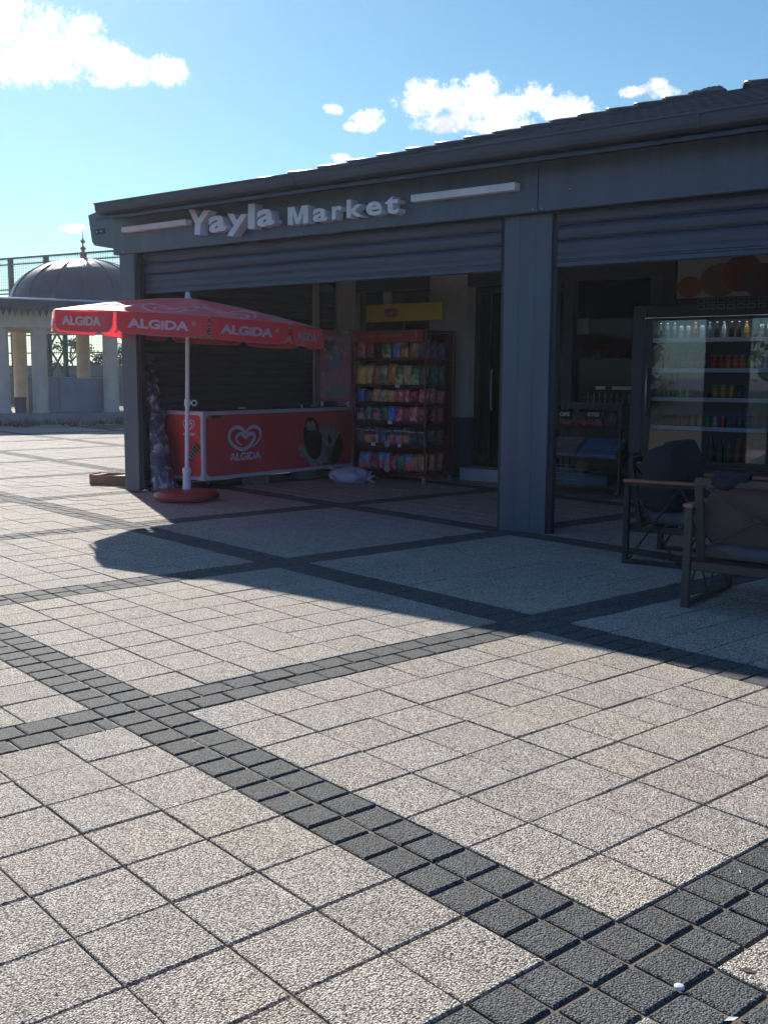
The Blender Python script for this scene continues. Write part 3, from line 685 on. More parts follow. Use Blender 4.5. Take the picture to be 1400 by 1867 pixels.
# ------------------------------------------------------------------ chest freezer (its long front faces the right)
FX0, FX1, FY0, FY1, FZ0, FZ1 = .10, .82, .56, 3.45, .12, .965
fz = thing('chest_freezer', 'long red chest freezer with white heart emblem and ice cream picture, under the parasol', 'freezer', (.46, 2.0, 0))
FW = mat('freezer_trim', (.74, .73, .73), .4, 0, .08, 4)
m = MB(); m.box(FX0 + .01, FY0 + .01, FZ0 + .03, FX1 - .01, FY1 - .01, FZ1 - .02); m.build('body', FW, fz)
def rrect(w, h, r, n=5):
    p = []
    for cx_, cy_, a0 in ((w - r, r, -90), (w - r, h - r, 0), (r, h - r, 90), (r, r, 180)):
        for q in range(n + 1): a = radians(a0 + 90 * q / n); p.append((cx_ + r * cos(a), cy_ + r * sin(a)))
    return p
def frame_panel(fn, w, h, bord, r, mred, name, par):
    # outer trim plate and red panel proud of it
    m = MB(); m.prism([(0, 0), (w, 0), (w, h), (0, h)], fn, 0, .006); m.build('trim', FW, par, bevel=.002)
    m = MB(); m.prism([(a + bord, b + bord) for a, b in rrect(w - 2 * bord, h - 2 * bord, r)], fn, .007, .010); return m.build(name, mred, par)
ff = lambda a, b, t: (FX1 - .008 + t, FY0 + a, FZ0 + b)
fl = lambda a, b, t: (FX1 - a, FY0 + .008 - t, FZ0 + b)
pf = frame_panel(ff, FY1 - FY0, FZ1 - FZ0, .045, .075, RED, 'front_panel', fz)
ps = frame_panel(fl, FX1 - FX0, FZ1 - FZ0, .045, .05, RED, 'side_panel', fz)
MB().box(FX0, FY0, FZ1 - .019, FX1 + .006, FY1, FZ1).build('top_rim', FW, fz, bevel=.004)
for y0, y1 in ((FY0 + .07, 1.98), (2.0, FY1 - .07)):
    lid = MB().box(FX0 + .05, y0, FZ1 + .001, FX1 - .05, y1, FZ1 + .018).build('lid', mat('lid_glass', (.09, .06, .045), .12, 0, .15, 3), fz, bevel=.004)
    MB().box(FX1 - .10, (y0 + y1) / 2 - .06, FZ1 + .019, FX1 - .08, (y0 + y1) / 2 + .06, FZ1 + .035).build('handle', WHITE, lid)
MB().box(FX1 - .05, 2.38, FZ1, FX1 - .035, 2.395, FZ1 + .05).build('lock', WHITE, fz)
MB().box(FX1 + .0025, .70, FZ1 - .085, FX1 + .006, .86, FZ1 - .055).build('lock_plate', BLACK, fz)
for yy in (.72, 3.3):
    for xx in (.2, .72):
        c = MB(); c.tube([(xx - .015, yy, .04), (xx + .015, yy, .04)], .038, 12); w_ = c.build('caster', BLACK, fz); MB().box(xx - .02, yy - .015, .06, xx + .02, yy + .015, .15).build('bracket', CHROME, w_)
MB().box(.14, .62, .13, .78, 3.4, .15).build('underframe', BLACK, fz)
LOGO = mat('emblem_white', (.80, .74, .74), .5, 0, .05)
lf = lambda a, b: (FX1 + .0045, 1.275 + a, .615 + b)
m = MB(); heart_ribbons(m, lf, .58, .285, 1.2); m.build('emblem', LOGO, pf, recalc=False)
text_mesh('ALGiDA', 1, .001, LOGO, lambda a, b, t: (FX1 + .0045 + t, .995 + a, .335 + b), 'lettering', pf, bold=.035, width=.56, height=.10)
ls = lambda a, b: (.575 + a, FY0 - .0045, .795 + b)
m = MB(); heart_ribbons(m, ls, .205, .125, 1.25); m.build('emblem', WHITE, ps, recalc=False)
text_mesh('ALGiDA', 1, .001, WHITE, lambda a, b, t: (.465 + a, FY0 - .0045 - t, .665 + b), 'lettering', ps, bold=.035, width=.21, height=.042)
text_mesh('®', 1, .001, WHITE, lambda a, b, t: (.68 + a, FY0 - .0045 - t, .69 + b), 'registered_mark', ps, width=.018, height=.018)
# printed pictures: a striped lolly on the side, a choc ice and a cone on the front
def flat(mb, pts, fn, d, mi=0):
    mb.cur = mi; n = len(pts); cx_ = sum(p[0] for p in pts) / n; cy_ = sum(p[1] for p in pts) / n
    mb.add([fn(cx_, cy_, d)] + [fn(a, b, d) for a, b in pts], [(0, 1 + i, 1 + (i + 1) % n) for i in range(n)])
def ell(cx_, cy_, rx, ry, rot=0, n=20, j=0.0, seed=1):
    rr = random.Random(seed); r = radians(rot); o = []
    for q in range(n):
        a = 2 * pi * q / n; k = 1 + rr.uniform(-j, j); x, y = rx * cos(a) * k, ry * sin(a) * k
        o.append((cx_ + x * cos(r) - y * sin(r), cy_ + x * sin(r) + y * cos(r)))
    return o
fp = lambda a, b, t: (FX1 + .0035 + t, a, b)
CH = mat('print_chocolate', (.018, .014, .014), .4, 0, .3, 8); CR = mat('print_cream', (.42, .36, .32), .5, 0, .25, 9); WF = mat('print_wafer', (.33, .17, .08), .6, 0, .35, 14); NUT = mat('print_nut', (.40, .27, .18), .5, 0, .25, 12)
m = MB()
flat(m, ell(2.60, .32, .30, .13, -12, 26, .25, 5), fp, .0006, 1)           # splash of milk
flat(m, ell(2.36, .40, .12, .05, -40, 14, .35, 6), fp, .0007, 1)
flat(m, ell(3.02, .40, .18, .24, -20, 24, .1, 8), fp, .0008, 0)             # shadow of the cone
flat(m, ell(2.56, .55, .185, .30, 14, 30, .02, 2), fp, .0012, 0)            # choc ice
flat(m, ell(2.52, .73, .10, .07, -15, 18, .35, 3), fp, .0018, 1)
flat(m, [(2.76, .52), (3.06, .50), (2.86, .20)], fp, .0014, 2)              # cone
flat(m, ell(2.90, .545, .15, .12, 5, 20, .05, 4), fp, .0019, 1)
flat(m, ell(2.91, .52, .035, .075, 8, 10, .1, 4), fp, .0024, 0)
for q, (a, b, c, d) in enumerate(((2.84, .715, .085, .07), (2.75, .665, .07, .055), (3.03, .70, .075, .065), (3.05, .60, .07, .065), (2.93, .64, .05, .05))): flat(m, ell(a, b, c, d, 20 * q, 16, .06, q), fp, .0026 + .0003 * q, 3)
m.build('ice_cream_picture', [CH, CR, WF, NUT], pf, recalc=False)
fs_ = lambda a, b, t: (a, FY0 - .0035 - t, b)
GRN = mat('print_green', (.16, .42, .10), .5); LIME = mat('print_lime', (.45, .6, .25), .5)
m = MB(); p0 = Vector((.545, .33)); p1 = Vector((.735, .555)); dd = (p1 - p0); nn_ = Vector((-dd.y, dd.x)).normalized()
for q in range(13):
    t0, t1 = q / 13, (q + 1) / 13; w0, w1 = .018 + .042 * t0, .018 + .042 * t1
    a, b = p0 + dd * t0, p0 + dd * t1
    flat(m, [tuple(a + nn_ * w0), tuple(b + nn_ * w1 + dd * .02), tuple(b - nn_ * w1), tuple(a - nn_ * w0 - dd * .02)], fs_, .001, [0, 1, 2][q % 2 if q < 8 else (q % 2) * 2])
for q in range(10):
    a0, a1 = radians(-30 + 17 * q), radians(-30 + 17 * (q + 1)); c_ = (.71, .60)
    m.cur = 1; m.add([fs_(c_[0] + r * cos(a), c_[1] + r * .8 * sin(a), .001) for a, r in ((a0, .06), (a1, .06), (a1, .07), (a0, .07))], [(0, 1, 2, 3)])
m.build('lolly_picture', [CH, LIME, GRN], ps, recalc=False)

# timber and concrete blocks under the freezer
BLK = mat('block', (.20, .17, .13), .9, 0, .2, 10, .004, 40)
alone(MB().box(.60, 1.42, 0, .80, 1.72, .115), 'paving_block', 'tan block propping up the freezer, nearest the parasol base', 'block', BLK, (.7, 1.57, 0), 'blocks under the freezer', bevel=.008)
alone(MB().box(.58, 2.36, 0, .78, 2.68, .115), 'paving_block', 'tan block propping up the freezer beside the white plastic bag', 'block', BLK, (.68, 2.5, 0), 'blocks under the freezer', bevel=.008)

# ------------------------------------------------------------------ ice cream menu board standing on the freezer
BA = Vector((.62, 2.91, 0)); BB = Vector((.985, 3.19, 0)); bdv = (BB - BA); bw = bdv.length; bdv.normalize(); bn = Vector((bdv.y, -bdv.x, 0))
bf = lambda a, b, t: tuple(BA + bdv * a + bn * t + Vector((0, 0, 1.05 + b)))
mb_ = thing('menu_board', 'red framed ice cream price board standing on the freezer', 'board', (.8, 3.05, 1.0))
m = MB(); m.prism(rrect(bw, .985, .02), bf, -.018, .008); m.build('frame', RED_D, mb_)
m = MB(); m.prism([(.028, .04), (bw - .028, .04), (bw - .028, .90), (.028, .90)], bf, .0085, .011); sheet = m.build('sheet', mat('menu_sheet', (.42, .09, .10), .3, 0, .2, 6), mb_)
m = MB(); rr = random.Random(11); pal = [CH, mat('menu_teal', (.03, .20, .28), .4), mat('menu_pink', (.40, .14, .16), .4), CR, mat('menu_orange', (.36, .17, .07), .4), mat('menu_green', (.10, .19, .05), .4), mat('menu_violet', (.10, .08, .20), .4)]
flat(m, ell(.14, .77, .10, .085, 5, 18, .15, 1), bf, .0125, 0); flat(m, ell(.21, .55, .09, .10, 0, 14, .2, 2), bf, .0126, 1); flat(m, ell(.25, .14, .16, .075, 8, 18, .12, 3), bf, .0125, 5)
for q in range(46):
    a, b = rr.uniform(.06, bw - .06), rr.uniform(.08, .86)
    c = rr.choice([3, 3, 2, 4, 1]) if b > .55 else (rr.choice([4, 4, 6, 2, 3]) if b > .25 else rr.choice([5, 5, 3, 1]))
    flat(m, ell(a, b, rr.uniform(.008, .03), rr.uniform(.012, .045), rr.uniform(-40, 40), 10, .15, q), bf, .0128 + .00008 * q, c)
m.build('ice_cream_pictures', pal, sheet, recalc=False)
m = MB(); heart_ribbons(m, lambda a, b: bf(bw - .09 + a, .942 + b, .0095), .10, .055, 1.0); m.build('emblem', LOGO, mb_, recalc=False)
m = MB(); m.tube([bf(.05, -.07, -.005), bf(.05, 0, -.005)], .022, 10); m.build('foot', WHITE, mb_)
m = MB(); m.tube([bf(bw - .05, -.07, -.005), bf(bw - .05, 0, -.005)], .022, 10); m.build('foot', WHITE, mb_)

# ------------------------------------------------------------------ leaning roll wrapped in plastic
m = MB(); rr = random.Random(5); n = 26; rows = 46; A = Vector((.47, .23, .0)); B = Vector((.07, .36, 1.62)); ax = (B - A).normalized(); u1 = ax.cross(Vector((0, 1, 0))).normalized(); u2 = ax.cross(u1)
from mathutils import noise as mnoise
v = []; f = []
for i in range(rows + 1):
    t = i / rows; r = .148 * (1 - t) + .070 * t; c = A + (B - A) * t
    for k in range(n):
        a = 2 * pi * k / n; q = mnoise.noise(Vector((cos(a) * 2.2, sin(a) * 2.2, t * 9))) * .22 + mnoise.noise(Vector((cos(a) * 6, sin(a) * 6, t * 26))) * .07
        v.append(c + (u1 * cos(a) + u2 * sin(a)) * r * (1 + q) + ax * 0)
for i in range(rows):
    for k in range(n): k2 = (k + 1) % n; f.append((i * n + k, i * n + k2, (i + 1) * n + k2, (i + 1) * n + k))
v = [(p[0], p[1], max(.002, p[2])) for p in v]
m.add(v, f, True); m.add([v[rows * n + k] for k in range(n)], [tuple(range(n))])
def wrap_mat():
    mm = bpy.data.materials.new('plastic_wrap'); mm.use_nodes = True; t = mm.node_tree; b = t.nodes['Principled BSDF']
    g = t.nodes.new('ShaderNodeTexCoord'); mp = t.nodes.new('ShaderNodeMapping'); mp.inputs['Scale'].default_value = (7, 7, 7); mp.inputs['Rotation'].default_value = (0, .3, 0)
    t.links.new(g.outputs['Object'], mp.inputs[0]); n1 = t.nodes.new('ShaderNodeTexNoise'); n1.inputs['Scale'].default_value = 1.6; n1.inputs['Detail'].default_value = 6; n1.inputs['Distortion'].default_value = .8; t.links.new(mp.outputs[0], n1.inputs[0])
    r = t.nodes.new('ShaderNodeValToRGB'); e = r.color_ramp.elements; e[0].position = .42; e[0].color = (.04, .05, .08, 1); e[1].position = .66; e[1].color = (.55, .56, .62, 1); q = r.color_ramp.elements.new(.55); q.color = (.13, .14, .18, 1)
    t.links.new(n1.outputs[0], r.inputs[0]); t.links.new(r.outputs[0], b.inputs['Base Color']); b.inputs['Roughness'].default_value = .22
    bm = t.nodes.new('ShaderNodeBump'); bm.inputs['Distance'].default_value = .02; t.links.new(n1.outputs[0], bm.inputs['Height']); t.links.new(bm.outputs[0], b.inputs['Normal']); return mm
alone(m, 'wrapped_roll', 'tall bundle wrapped in crinkled clear plastic leaning against the corner pillar', 'bundle', wrap_mat(), (.45, .25, 0), recalc=False)

# ------------------------------------------------------------------ white carrier bag on the floor
m = MB(); v = []; f = []; n = 64; rows = 34; c = Vector((1.64, 2.36, 0))
for i in range(rows + 1):
    ph = pi * i / rows
    for k in range(n):
        a = 2 * pi * k / n; q = 1 + .28 * mnoise.noise(Vector((cos(a) * 1.6, sin(a) * 1.6, ph * 1.4 + 4))) + .16 * abs(mnoise.noise(Vector((cos(a) * 4, sin(a) * 4, ph * 3)))) + .09 * abs(mnoise.noise(Vector((cos(a) * 11, sin(a) * 11, ph * 8))))
        dir_ = Vector((R_.x, R_.y, 0)); oth = Vector((-R_.y, R_.x, 0))
        p = c + dir_ * (cos(a) * sin(ph) * .25 * q) + oth * (sin(a) * sin(ph) * .18 * q) + Vector((0, 0, .105 - cos(ph) * .11 * q)); v.append((p.x, p.y, max(.003, p.z)))
for i in range(rows):
    for k in range(n): k2 = (k + 1) % n; f.append((i * n + k, i * n + k2, (i + 1) * n + k2, (i + 1) * n + k))
m.add(v, f, True)
BAGM = mat('bag_film', (.58, .58, .66), .35, 0, .08, 8, .006, 18)
bg_ = thing('carrier_bag', 'white knotted plastic carrier bag lying on the floor between freezer and crisp rack', 'bag', (1.64, 2.36, 0))
m.build('bag_body', BAGM, bg_, recalc=False)
e = Vector((R_.x, R_.y, 0)); c1 = c + e * .23 + Vector((0, 0, .07))
for dz, dx in ((.10, .06), (-.05, .10), (.04, .11)):
    m = MB(); m.tube([c1, c1 + e * dx * .5 + Vector((0, 0, dz * .6)), c1 + e * dx + Vector((0, 0, dz))], [.03, .02, .006], 6); m.build('bag_handle', BAGM, bg_)

# ------------------------------------------------------------------ cardboard tray beyond the corner pillar, scrap of paper
bx_ = thing('cardboard_box', 'low open cardboard box lying on the sunny paving behind the corner pillar', 'box', (-.72, .42, 0))
m = MB(); q = Matrix.Translation((-.62, .40, 0)) @ Matrix.Rotation(radians(28), 4, 'Z'); m.M = q
m.box(-.32, -.17, .004, .32, .17, .010); m.box(-.32, -.17, .010, .32, -.163, .125); m.box(-.32, .163, .010, .32, .17, .125); m.box(-.32, -.163, .010, -.313, .163, .135); m.box(.313, -.163, .010, .32, .163, .125)
m.build('tray', KRAFT, bx_)
m = MB(); m.M = q; m.add([(-.313, -.16, .124), (-.20, -.165, .126), (-.20, .165, .119), (-.313, .16, .12), (-.10, -.165, .122), (-.08, .15, .128)], [(0, 1, 2, 3)]); m.build('flap', KRAFT, bx_)
alone(MB().add([(-.5, .22, .127), (-.26, .16, .145), (-.22, .42, .13), (-.42, .46, .135)], [(0, 1, 2, 3)], False).add([(-.5, .22, .126), (-.26, .16, .144), (-.22, .42, .129), (-.42, .46, .134)], [(3, 2, 1, 0)]), 'paper_sheet', 'white sheet of paper lying on the cardboard box behind the pillar', 'paper', PAPER, (-.36, .3, .12), recalc=False)
m = MB(); v = [(.345 + .05 * cos(k * pi / 4) * (1 + .3 * sin(k * 2.1)), .04 + .025 * sin(k * pi / 4), .004 + .012 * (k % 2)) for k in range(8)]; m.add([(.345, .04, .03)] + v, [(0, 1 + k, 1 + (k + 1) % 8) for k in range(8)])
alone(m, 'paper_scrap', 'small crumpled white paper scrap at the foot of the wrapped bundle', 'litter', PAPER, (.345, .04, 0), recalc=False)
# ------------------------------------------------------------------ snack rack
RX0, RX1, RY0, RY1 = 1.27, 2.46, 2.90, 3.56
rk = thing('snack_rack', 'red wheeled wire rack with six shelves of crisp packets beside the freezer', 'rack', (1.86, 3.2, 0))
m = MB()
for x, y in ((RX0, RY0), (RX1, RY0), (RX0, RY1), (RX1, RY1)): m.box(x - .010, y - .010, .09, x + .010, y + .010, 2.0)
for z in (.10, 1.985):
    m.box(RX0, RY0 - .012, z - .012, RX1, RY0 + .012, z + .012); m.box(RX0, RY1 - .012, z - .012, RX1, RY1 + .012, z + .012)
    m.box(RX0 - .012, RY0, z - .012, RX0 + .012, RY1, z + .012); m.box(RX1 - .012, RY0, z - .012, RX1 + .012, RY1, z + .012)
m.build('frame', RED_D, rk, bevel=.003)
MB().box(RX0 + .02, RY1 - .02, .12, RX1 - .02, RY1 - .012, 1.97).build('back_panel', mat('rack_back', (.10, .012, .018), .5, 0, .15, 3), rk)
m = MB()
for q in range(9):
    z = .2 + q * .2; m.tube([(RX1, RY0, z), (RX1, RY1, z)], .003, 4, False)
for q in range(5): y = RY0 + .11 + q * .11; m.tube([(RX1, y, .1), (RX1, y, 1.98)], .003, 4, False)
m.build('side_wires', RED_D, rk)
SH = [.14, .49, .79, 1.045, 1.27, 1.62]
for z in SH:
    s_ = MB().box(RX0 + .017, RY0 + .005, z - .008, RX1 - .017, RY1 - .03, z).build('shelf', mat('rack_shelf', (.06, .012, .015), .5), rk)
    MB().box(RX0 + .017, RY0 - .010, z - .014, RX1 - .017, RY0 + .002, z + .022).build('shelf_lip', mat('rack_lip', (.045, .012, .014), .5), s_)
hd_ = MB().box(RX0 + .0, RY0 - .03, 1.845, RX1 - .02, RY0 - .014, 2.0).build('header_panel', mat('header_red', (.45, .06, .05), .4, 0, .2, 3), rk, bevel=.004)
YEL = mat('print_yellow', (.45, .26, .03), .5)
text_mesh('Çıtırını  Atıştırmalık!', 1, .001, YEL, lambda a, b, t: (1.49 + a, RY0 - .032 - t, 1.905 + b), 'lettering', hd_, bold=.03, width=.62, height=.05)
m = MB()
for cx_, s in ((1.36, -1), (2.28, 1)):
    pts = [(cx_ + s * (.03 + .03 * cos(a)), 1.925 + .055 * sin(a)) for a in [radians(-80 + 16 * q) for q in range(11)]]
    for (a, b), (c_, d) in zip(pts, pts[1:]): m.add([(a, RY0 - .0325, b), (c_, RY0 - .0325, d), (c_ - s * .014, RY0 - .0325, d), (a - s * .014, RY0 - .0325, b)], [(0, 1, 2, 3)])
m.build('bracket_print', mat('print_pale', (.5, .35, .25), .5), hd_, recalc=False)
for x, y in ((RX0 + .03, RY0 + .02), (RX1 - .03, RY0 + .02), (RX0 + .03, RY1 - .04), (RX1 - .03, RY1 - .04)):
    c_ = MB().tube([(x - .012, y, .034), (x + .012, y, .034)], .034, 16).build('caster', mat('caster_grey', (.42, .43, .45), .5), rk)
    MB().tube([(x - .0125, y, .034), (x + .0125, y, .034)], .014, 10).build('hub', BLACK, c_)
    MB().box(x - .018, y - .01, .05, x + .018, y + .01, .092).build('fork', CHROME, c_)
# yellow sign over the rack on its own post
ys = thing('crisps_sign', 'plain yellow banner box with a small pink oval logo above the snack rack', 'sign', (1.86, 3.22, 2.0))
MB().box(1.235, 3.20, 2.135, 2.50, 3.24, 2.365).build('panel', mat('sign_yellow', (.64, .47, .05), .4, 0, .12, 1.2), ys, bevel=.005)
MB().box(1.84, 3.21, 2.0, 1.87, 3.235, 2.135).build('post', BLACK, ys)
ly = lambda a, b, t: (a, 3.1985 - t, b)
m = MB(); flat(m, rrect(.215, .115, .04), lambda a, b, t: (1.56 + a, 3.1985 - t, 2.195 + b), 0); ov = m.build('logo', mat('logo_pink', (.30, .05, .07), .5), ys, recalc=False)
text_mesh("Lay's", 1, .001, mat('logo_script', (.45, .30, .26), .5), lambda a, b, t: (1.575 + a, 3.197 - t, 2.205 + b), 'lettering', ov, bold=.02, width=.18, height=.085, shear=.2)

# crisp packets
def packet_mesh():
    m = MB(); nx, nz = 9, 11; v = []; f = []
    for s in (-1, 1):
        for i in range(nz + 1):
            for k in range(nx + 1):
                u_, w_ = k / nx * 2 - 1, i / nz; e_ = max(0, 1 - abs(u_) ** 2.6) * max(0, min(1, min(w_, 1 - w_) * 7.5)) ** .55
                d = .034 * e_ * (1 + .16 * sin(7 * w_ + u_ * 3) + .1 * sin(11 * u_))
                pinch = 1 - .07 * max(0, min(1, min(w_, 1 - w_) * 6))
                v.append((u_ * .075 * pinch, s * d, w_ * .22))
    c = (nx + 1) * (nz + 1)
    for s in (0, 1):
        for i in range(nz):
            for k in range(nx): a = s * c + i * (nx + 1) + k; q = (a, a + 1, a + nx + 2, a + nx + 1); f.append(q if s == 0 else q[::-1])
    m.add(v, f, True)
    me = bpy.data.meshes.new('crisp_packet'); me.from_pydata(m.v, [], m.f); me.update(); me.polygons.foreach_set('use_smooth', m.sm)
    return me
PK = packet_mesh()
PC = {'red': ((.36, .02, .03), (.30, .02, .03), (.50, .20, .18)), 'green': ((.09, .13, .04), (.30, .30, .17), (.05, .10, .03)), 'blue': ((.02, .09, .36), (.03, .12, .42), (.45, .20, .10)),
      'orange': ((.40, .14, .03), (.36, .10, .02), (.42, .22, .05)), 'dark blue': ((.02, .04, .08), (.03, .06, .12), (.08, .10, .14)), 'yellow': ((.45, .29, .04), (.42, .22, .03), (.45, .34, .12)),
      'pale green': ((.27, .27, .15), (.10, .17, .07), (.36, .32, .22)), 'tan': ((.36, .25, .12), (.34, .18, .07), (.42, .34, .18)), 'pink': ((.42, .07, .08), (.38, .05, .06), (.48, .26, .24)),
      'black and pink': ((.03, .02, .025), (.30, .12, .13), (.10, .05, .06)), 'black and orange': ((.03, .025, .025), (.36, .13, .02), (.30, .20, .16)), 'dark red': ((.20, .015, .02), (.16, .02, .02), (.26, .06, .06)),
      'blue and red': ((.12, .18, .26), (.36, .05, .05), (.10, .14, .22)), 'dark green': ((.02, .09, .05), (.02, .07, .04), (.12, .18, .13)), 'black': ((.02, .02, .022), (.03, .025, .025), (.07, .06, .06)), 'brown': ((.26, .10, .04), (.22, .07, .03), (.33, .17, .09))}
PM = {k: packet_mat('packet_' + k.replace(' ', '_'), *[tuple(min(.85, x * 1.9 + .02) for x in q) for q in c]) for k, c in PC.items()}
ORD = ['first', 'second', 'third', 'fourth', 'fifth', 'sixth', 'seventh', 'eighth', 'ninth', 'tenth', 'eleventh']
ROWS = [('top', SH[5], 1.12, ['red', 'dark red', None, 'green', 'blue', 'black and orange', 'brown', 'dark blue'], 1.0),
        ('second', SH[4], 1.30, ['yellow', 'yellow', 'brown', 'pale green', 'orange', 'green', 'tan', 'green', 'dark green'], .98),
        ('third', SH[3], .86, ['blue', 'dark blue', 'tan', 'pale green', 'tan', 'pink', 'pink', 'dark red', 'pink'], .95),
        ('fourth', SH[2], 1.0, ['black and pink', 'dark green', 'black and pink', 'dark green', 'blue', 'pink', 'dark red', 'pink', 'dark red'], .95),
        ('fifth', SH[1], 1.08, ['black', 'black and orange', 'black and pink', 'dark blue', 'black and pink', 'black and pink', 'black and orange', 'black', 'black'], .95),
        ('bottom', SH[0], 1.12, ['blue and red', 'blue and red', 'dark red', 'blue and red', 'blue and red', 'dark red', 'dark green', 'blue and red', 'brown', 'brown'], .9)]
WORDS = {('top', 6): 'doritos'}
prnd = random.Random(21)
LETW = mat('packet_lettering', (.62, .58, .56), .5)
for rn, z, hs, cols, ws in ROWS:
    nn = len(cols)
    for k, cn in enumerate(cols):
        if cn is None: continue
        x = RX0 + .085 + (RX1 - RX0 - .17) * k / (nn - 1); wsc = ws * (1.0 if nn <= 8 else .92)
        for dpt in (0, 1, 2):
            if dpt == 1 and k < nn - 2: continue
            if dpt == 2 and k < nn - 1: continue
            o = bpy.data.objects.new('crisp_packet', PK); COL.objects.link(o)
            o.location = (x + prnd.uniform(-.008, .008), RY0 + .050 + .19 * dpt + prnd.uniform(-.008, .015), z + .002)
            o.rotation_euler = (prnd.uniform(-.16, -.02), prnd.uniform(-.09, .09), prnd.uniform(-.32, .32)); o.scale = (wsc * 1.17, 1.55, hs * prnd.uniform(.92, 1.03))
            if not len(o.data.materials): o.data.materials.append(None)
            o.material_slots[0].link = 'OBJECT'; o.material_slots[0].material = PM[cn]
            where = 'in the front row' if dpt == 0 else 'standing behind the front row'
            tag(o, '%s crisp packet, %s from left, %s row, %s shelf of red rack' % (cn, ORD[k], ('front', 'second', 'back')[dpt], rn), 'crisp packet', 'crisp packets on the snack rack')
            lab = None
            if cn.startswith('black') and dpt == 0 and rn in ('top', 'fourth', 'fifth'): lab = 'doritos'
            if lab:
                sc = o.scale
                text_mesh(lab, 1, .0005, LETW, lambda a, b, t: (a - .055, -.0355 - .0 - t, .165 + b), 'lettering', o, bold=.02, width=.11, height=.024)
# price tickets and the two round discs
k = 0
for x, z, w_ in ((2.02, SH[4] - .0, .075), (1.90, SH[2], .07), (1.62, SH[1], .07), (2.06, SH[1], .05)):
    k += 1
    alone(MB().box(x - w_ / 2, RY0 - .018, z - .016, x + w_ / 2, RY0 - .0125, z + .03), 'price_ticket', '%s white price ticket counted from the top, on the lip of a rack shelf' % ORD[k - 1], 'price ticket', PAPER, (x, RY0 - .015, z - .016), 'price tickets on the rack')
for z, n_ in ((SH[1] + .02, 'upper'), (SH[0] + .035, 'lower')):
    m = MB(); m.tube([(1.86, RY0 - .026, z), (1.86, RY0 - .014, z)], .045, 24)
    alone(m, 'round_tag', '%s of the two pale round discs hung on the rack shelf lips' % n_, 'tag', mat('disc', (.42, .40, .40), .6), (1.86, RY0 - .02, z - .045), 'round discs on the rack')

# ------------------------------------------------------------------ drinks fridge
GX0, GY = 5.40, 2.68
fr_ = thing('drinks_fridge', 'tall dark double-door drinks fridge with lit-looking shelves of cans behind glass', 'fridge', (6.9, 3.1, 0))
m = MB(); m.box(GX0, GY + .03, .06, GX0 + .05, GY + .80, 2.15); m.box(GX0, GY + .03, 2.06, 8.42, GY + .8, 2.18); m.box(8.37, GY + .03, .06, 8.42, GY + .8, 2.06); m.box(GX0, GY + .76, .06, 8.42, GY + .8, 2.06); m.box(GX0, GY + .04, .06, 8.42, GY + .78, .46)
m.build('cabinet', NAVY, fr_, bevel=.006)
MB().box(GX0 + .051, GY + .745, .47, 8.36, GY + .755, 2.05).build('inner_back', mat('fridge_inside', (.26, .28, .31), .5, 0, .1, 2), fr_)
MB().box(GX0 - .002, GY - .0, .58, GX0 + .135, GY + .028, 2.175).build('corner_strip', mat('strip_paint', (.045, .055, .08), .5, 0, .1, 3), fr_, bevel=.004)
MB().box(GX0 + .137, GY + .005, 2.047, 8.42, GY + .028, 2.175).build('header', BLACK, fr_, bevel=.003)
MB().box(GX0 + .0, GY + .003, .08, 8.42, GY + .028, .45).build('kick_panel', BLACK, fr_, bevel=.003)
for x0, x1 in ((GX0 + .14, 6.945), (6.955, 8.40)):
    dd_ = MB(); dd_.box(x0, GY, .47, x0 + .085, GY + .028, 2.04); dd_.box(x1 - .045, GY, .47, x1, GY + .028, 2.04); dd_.box(x0 + .085, GY, 2.015, x1 - .045, GY + .028, 2.04); dd_.box(x0 + .085, GY, .47, x1 - .045, GY + .028, .53)
    q = dd_.build('door', BLACK, fr_, bevel=.003)
    MB().box(x0 + .085, GY + .010, .53, x1 - .045, GY + .018, 2.015).build('door_glass', GLASS_F, q)
    MB().tube([(x0 + .05, GY - .0, 1.0), (x0 + .05, GY - .035, 1.03), (x0 + .05, GY - .035, 1.5), (x0 + .05, GY, 1.53)], .010, 8).build('handle', CHROME, q)
RAIL = mat('price_rail', (.74, .76, .78), .5)
MB().box(GX0 + .10, GY + .08, 2.024, 8.32, GY + .12, 2.034).build('added_glow_strip', mat('added_fridge_glow', (.9, .95, 1), .5, emit=((.85, .93, 1), 5.0)), fr_)  # unseen glowing strip added to brighten the fridge shelves
GS = [.50, .885, 1.195, 1.505, 1.825]
for z in GS:
    s_ = MB().box(GX0 + .06, GY + .10, z - .012, 8.35, GY + .72, z).build('shelf', mat('fridge_shelf', (.3, .31, .33), .4), fr_)
    MB().box(GX0 + .06, GY + .085, z - .040, 8.35, GY + .098, z + .004).build('price_rail', RAIL, s_)
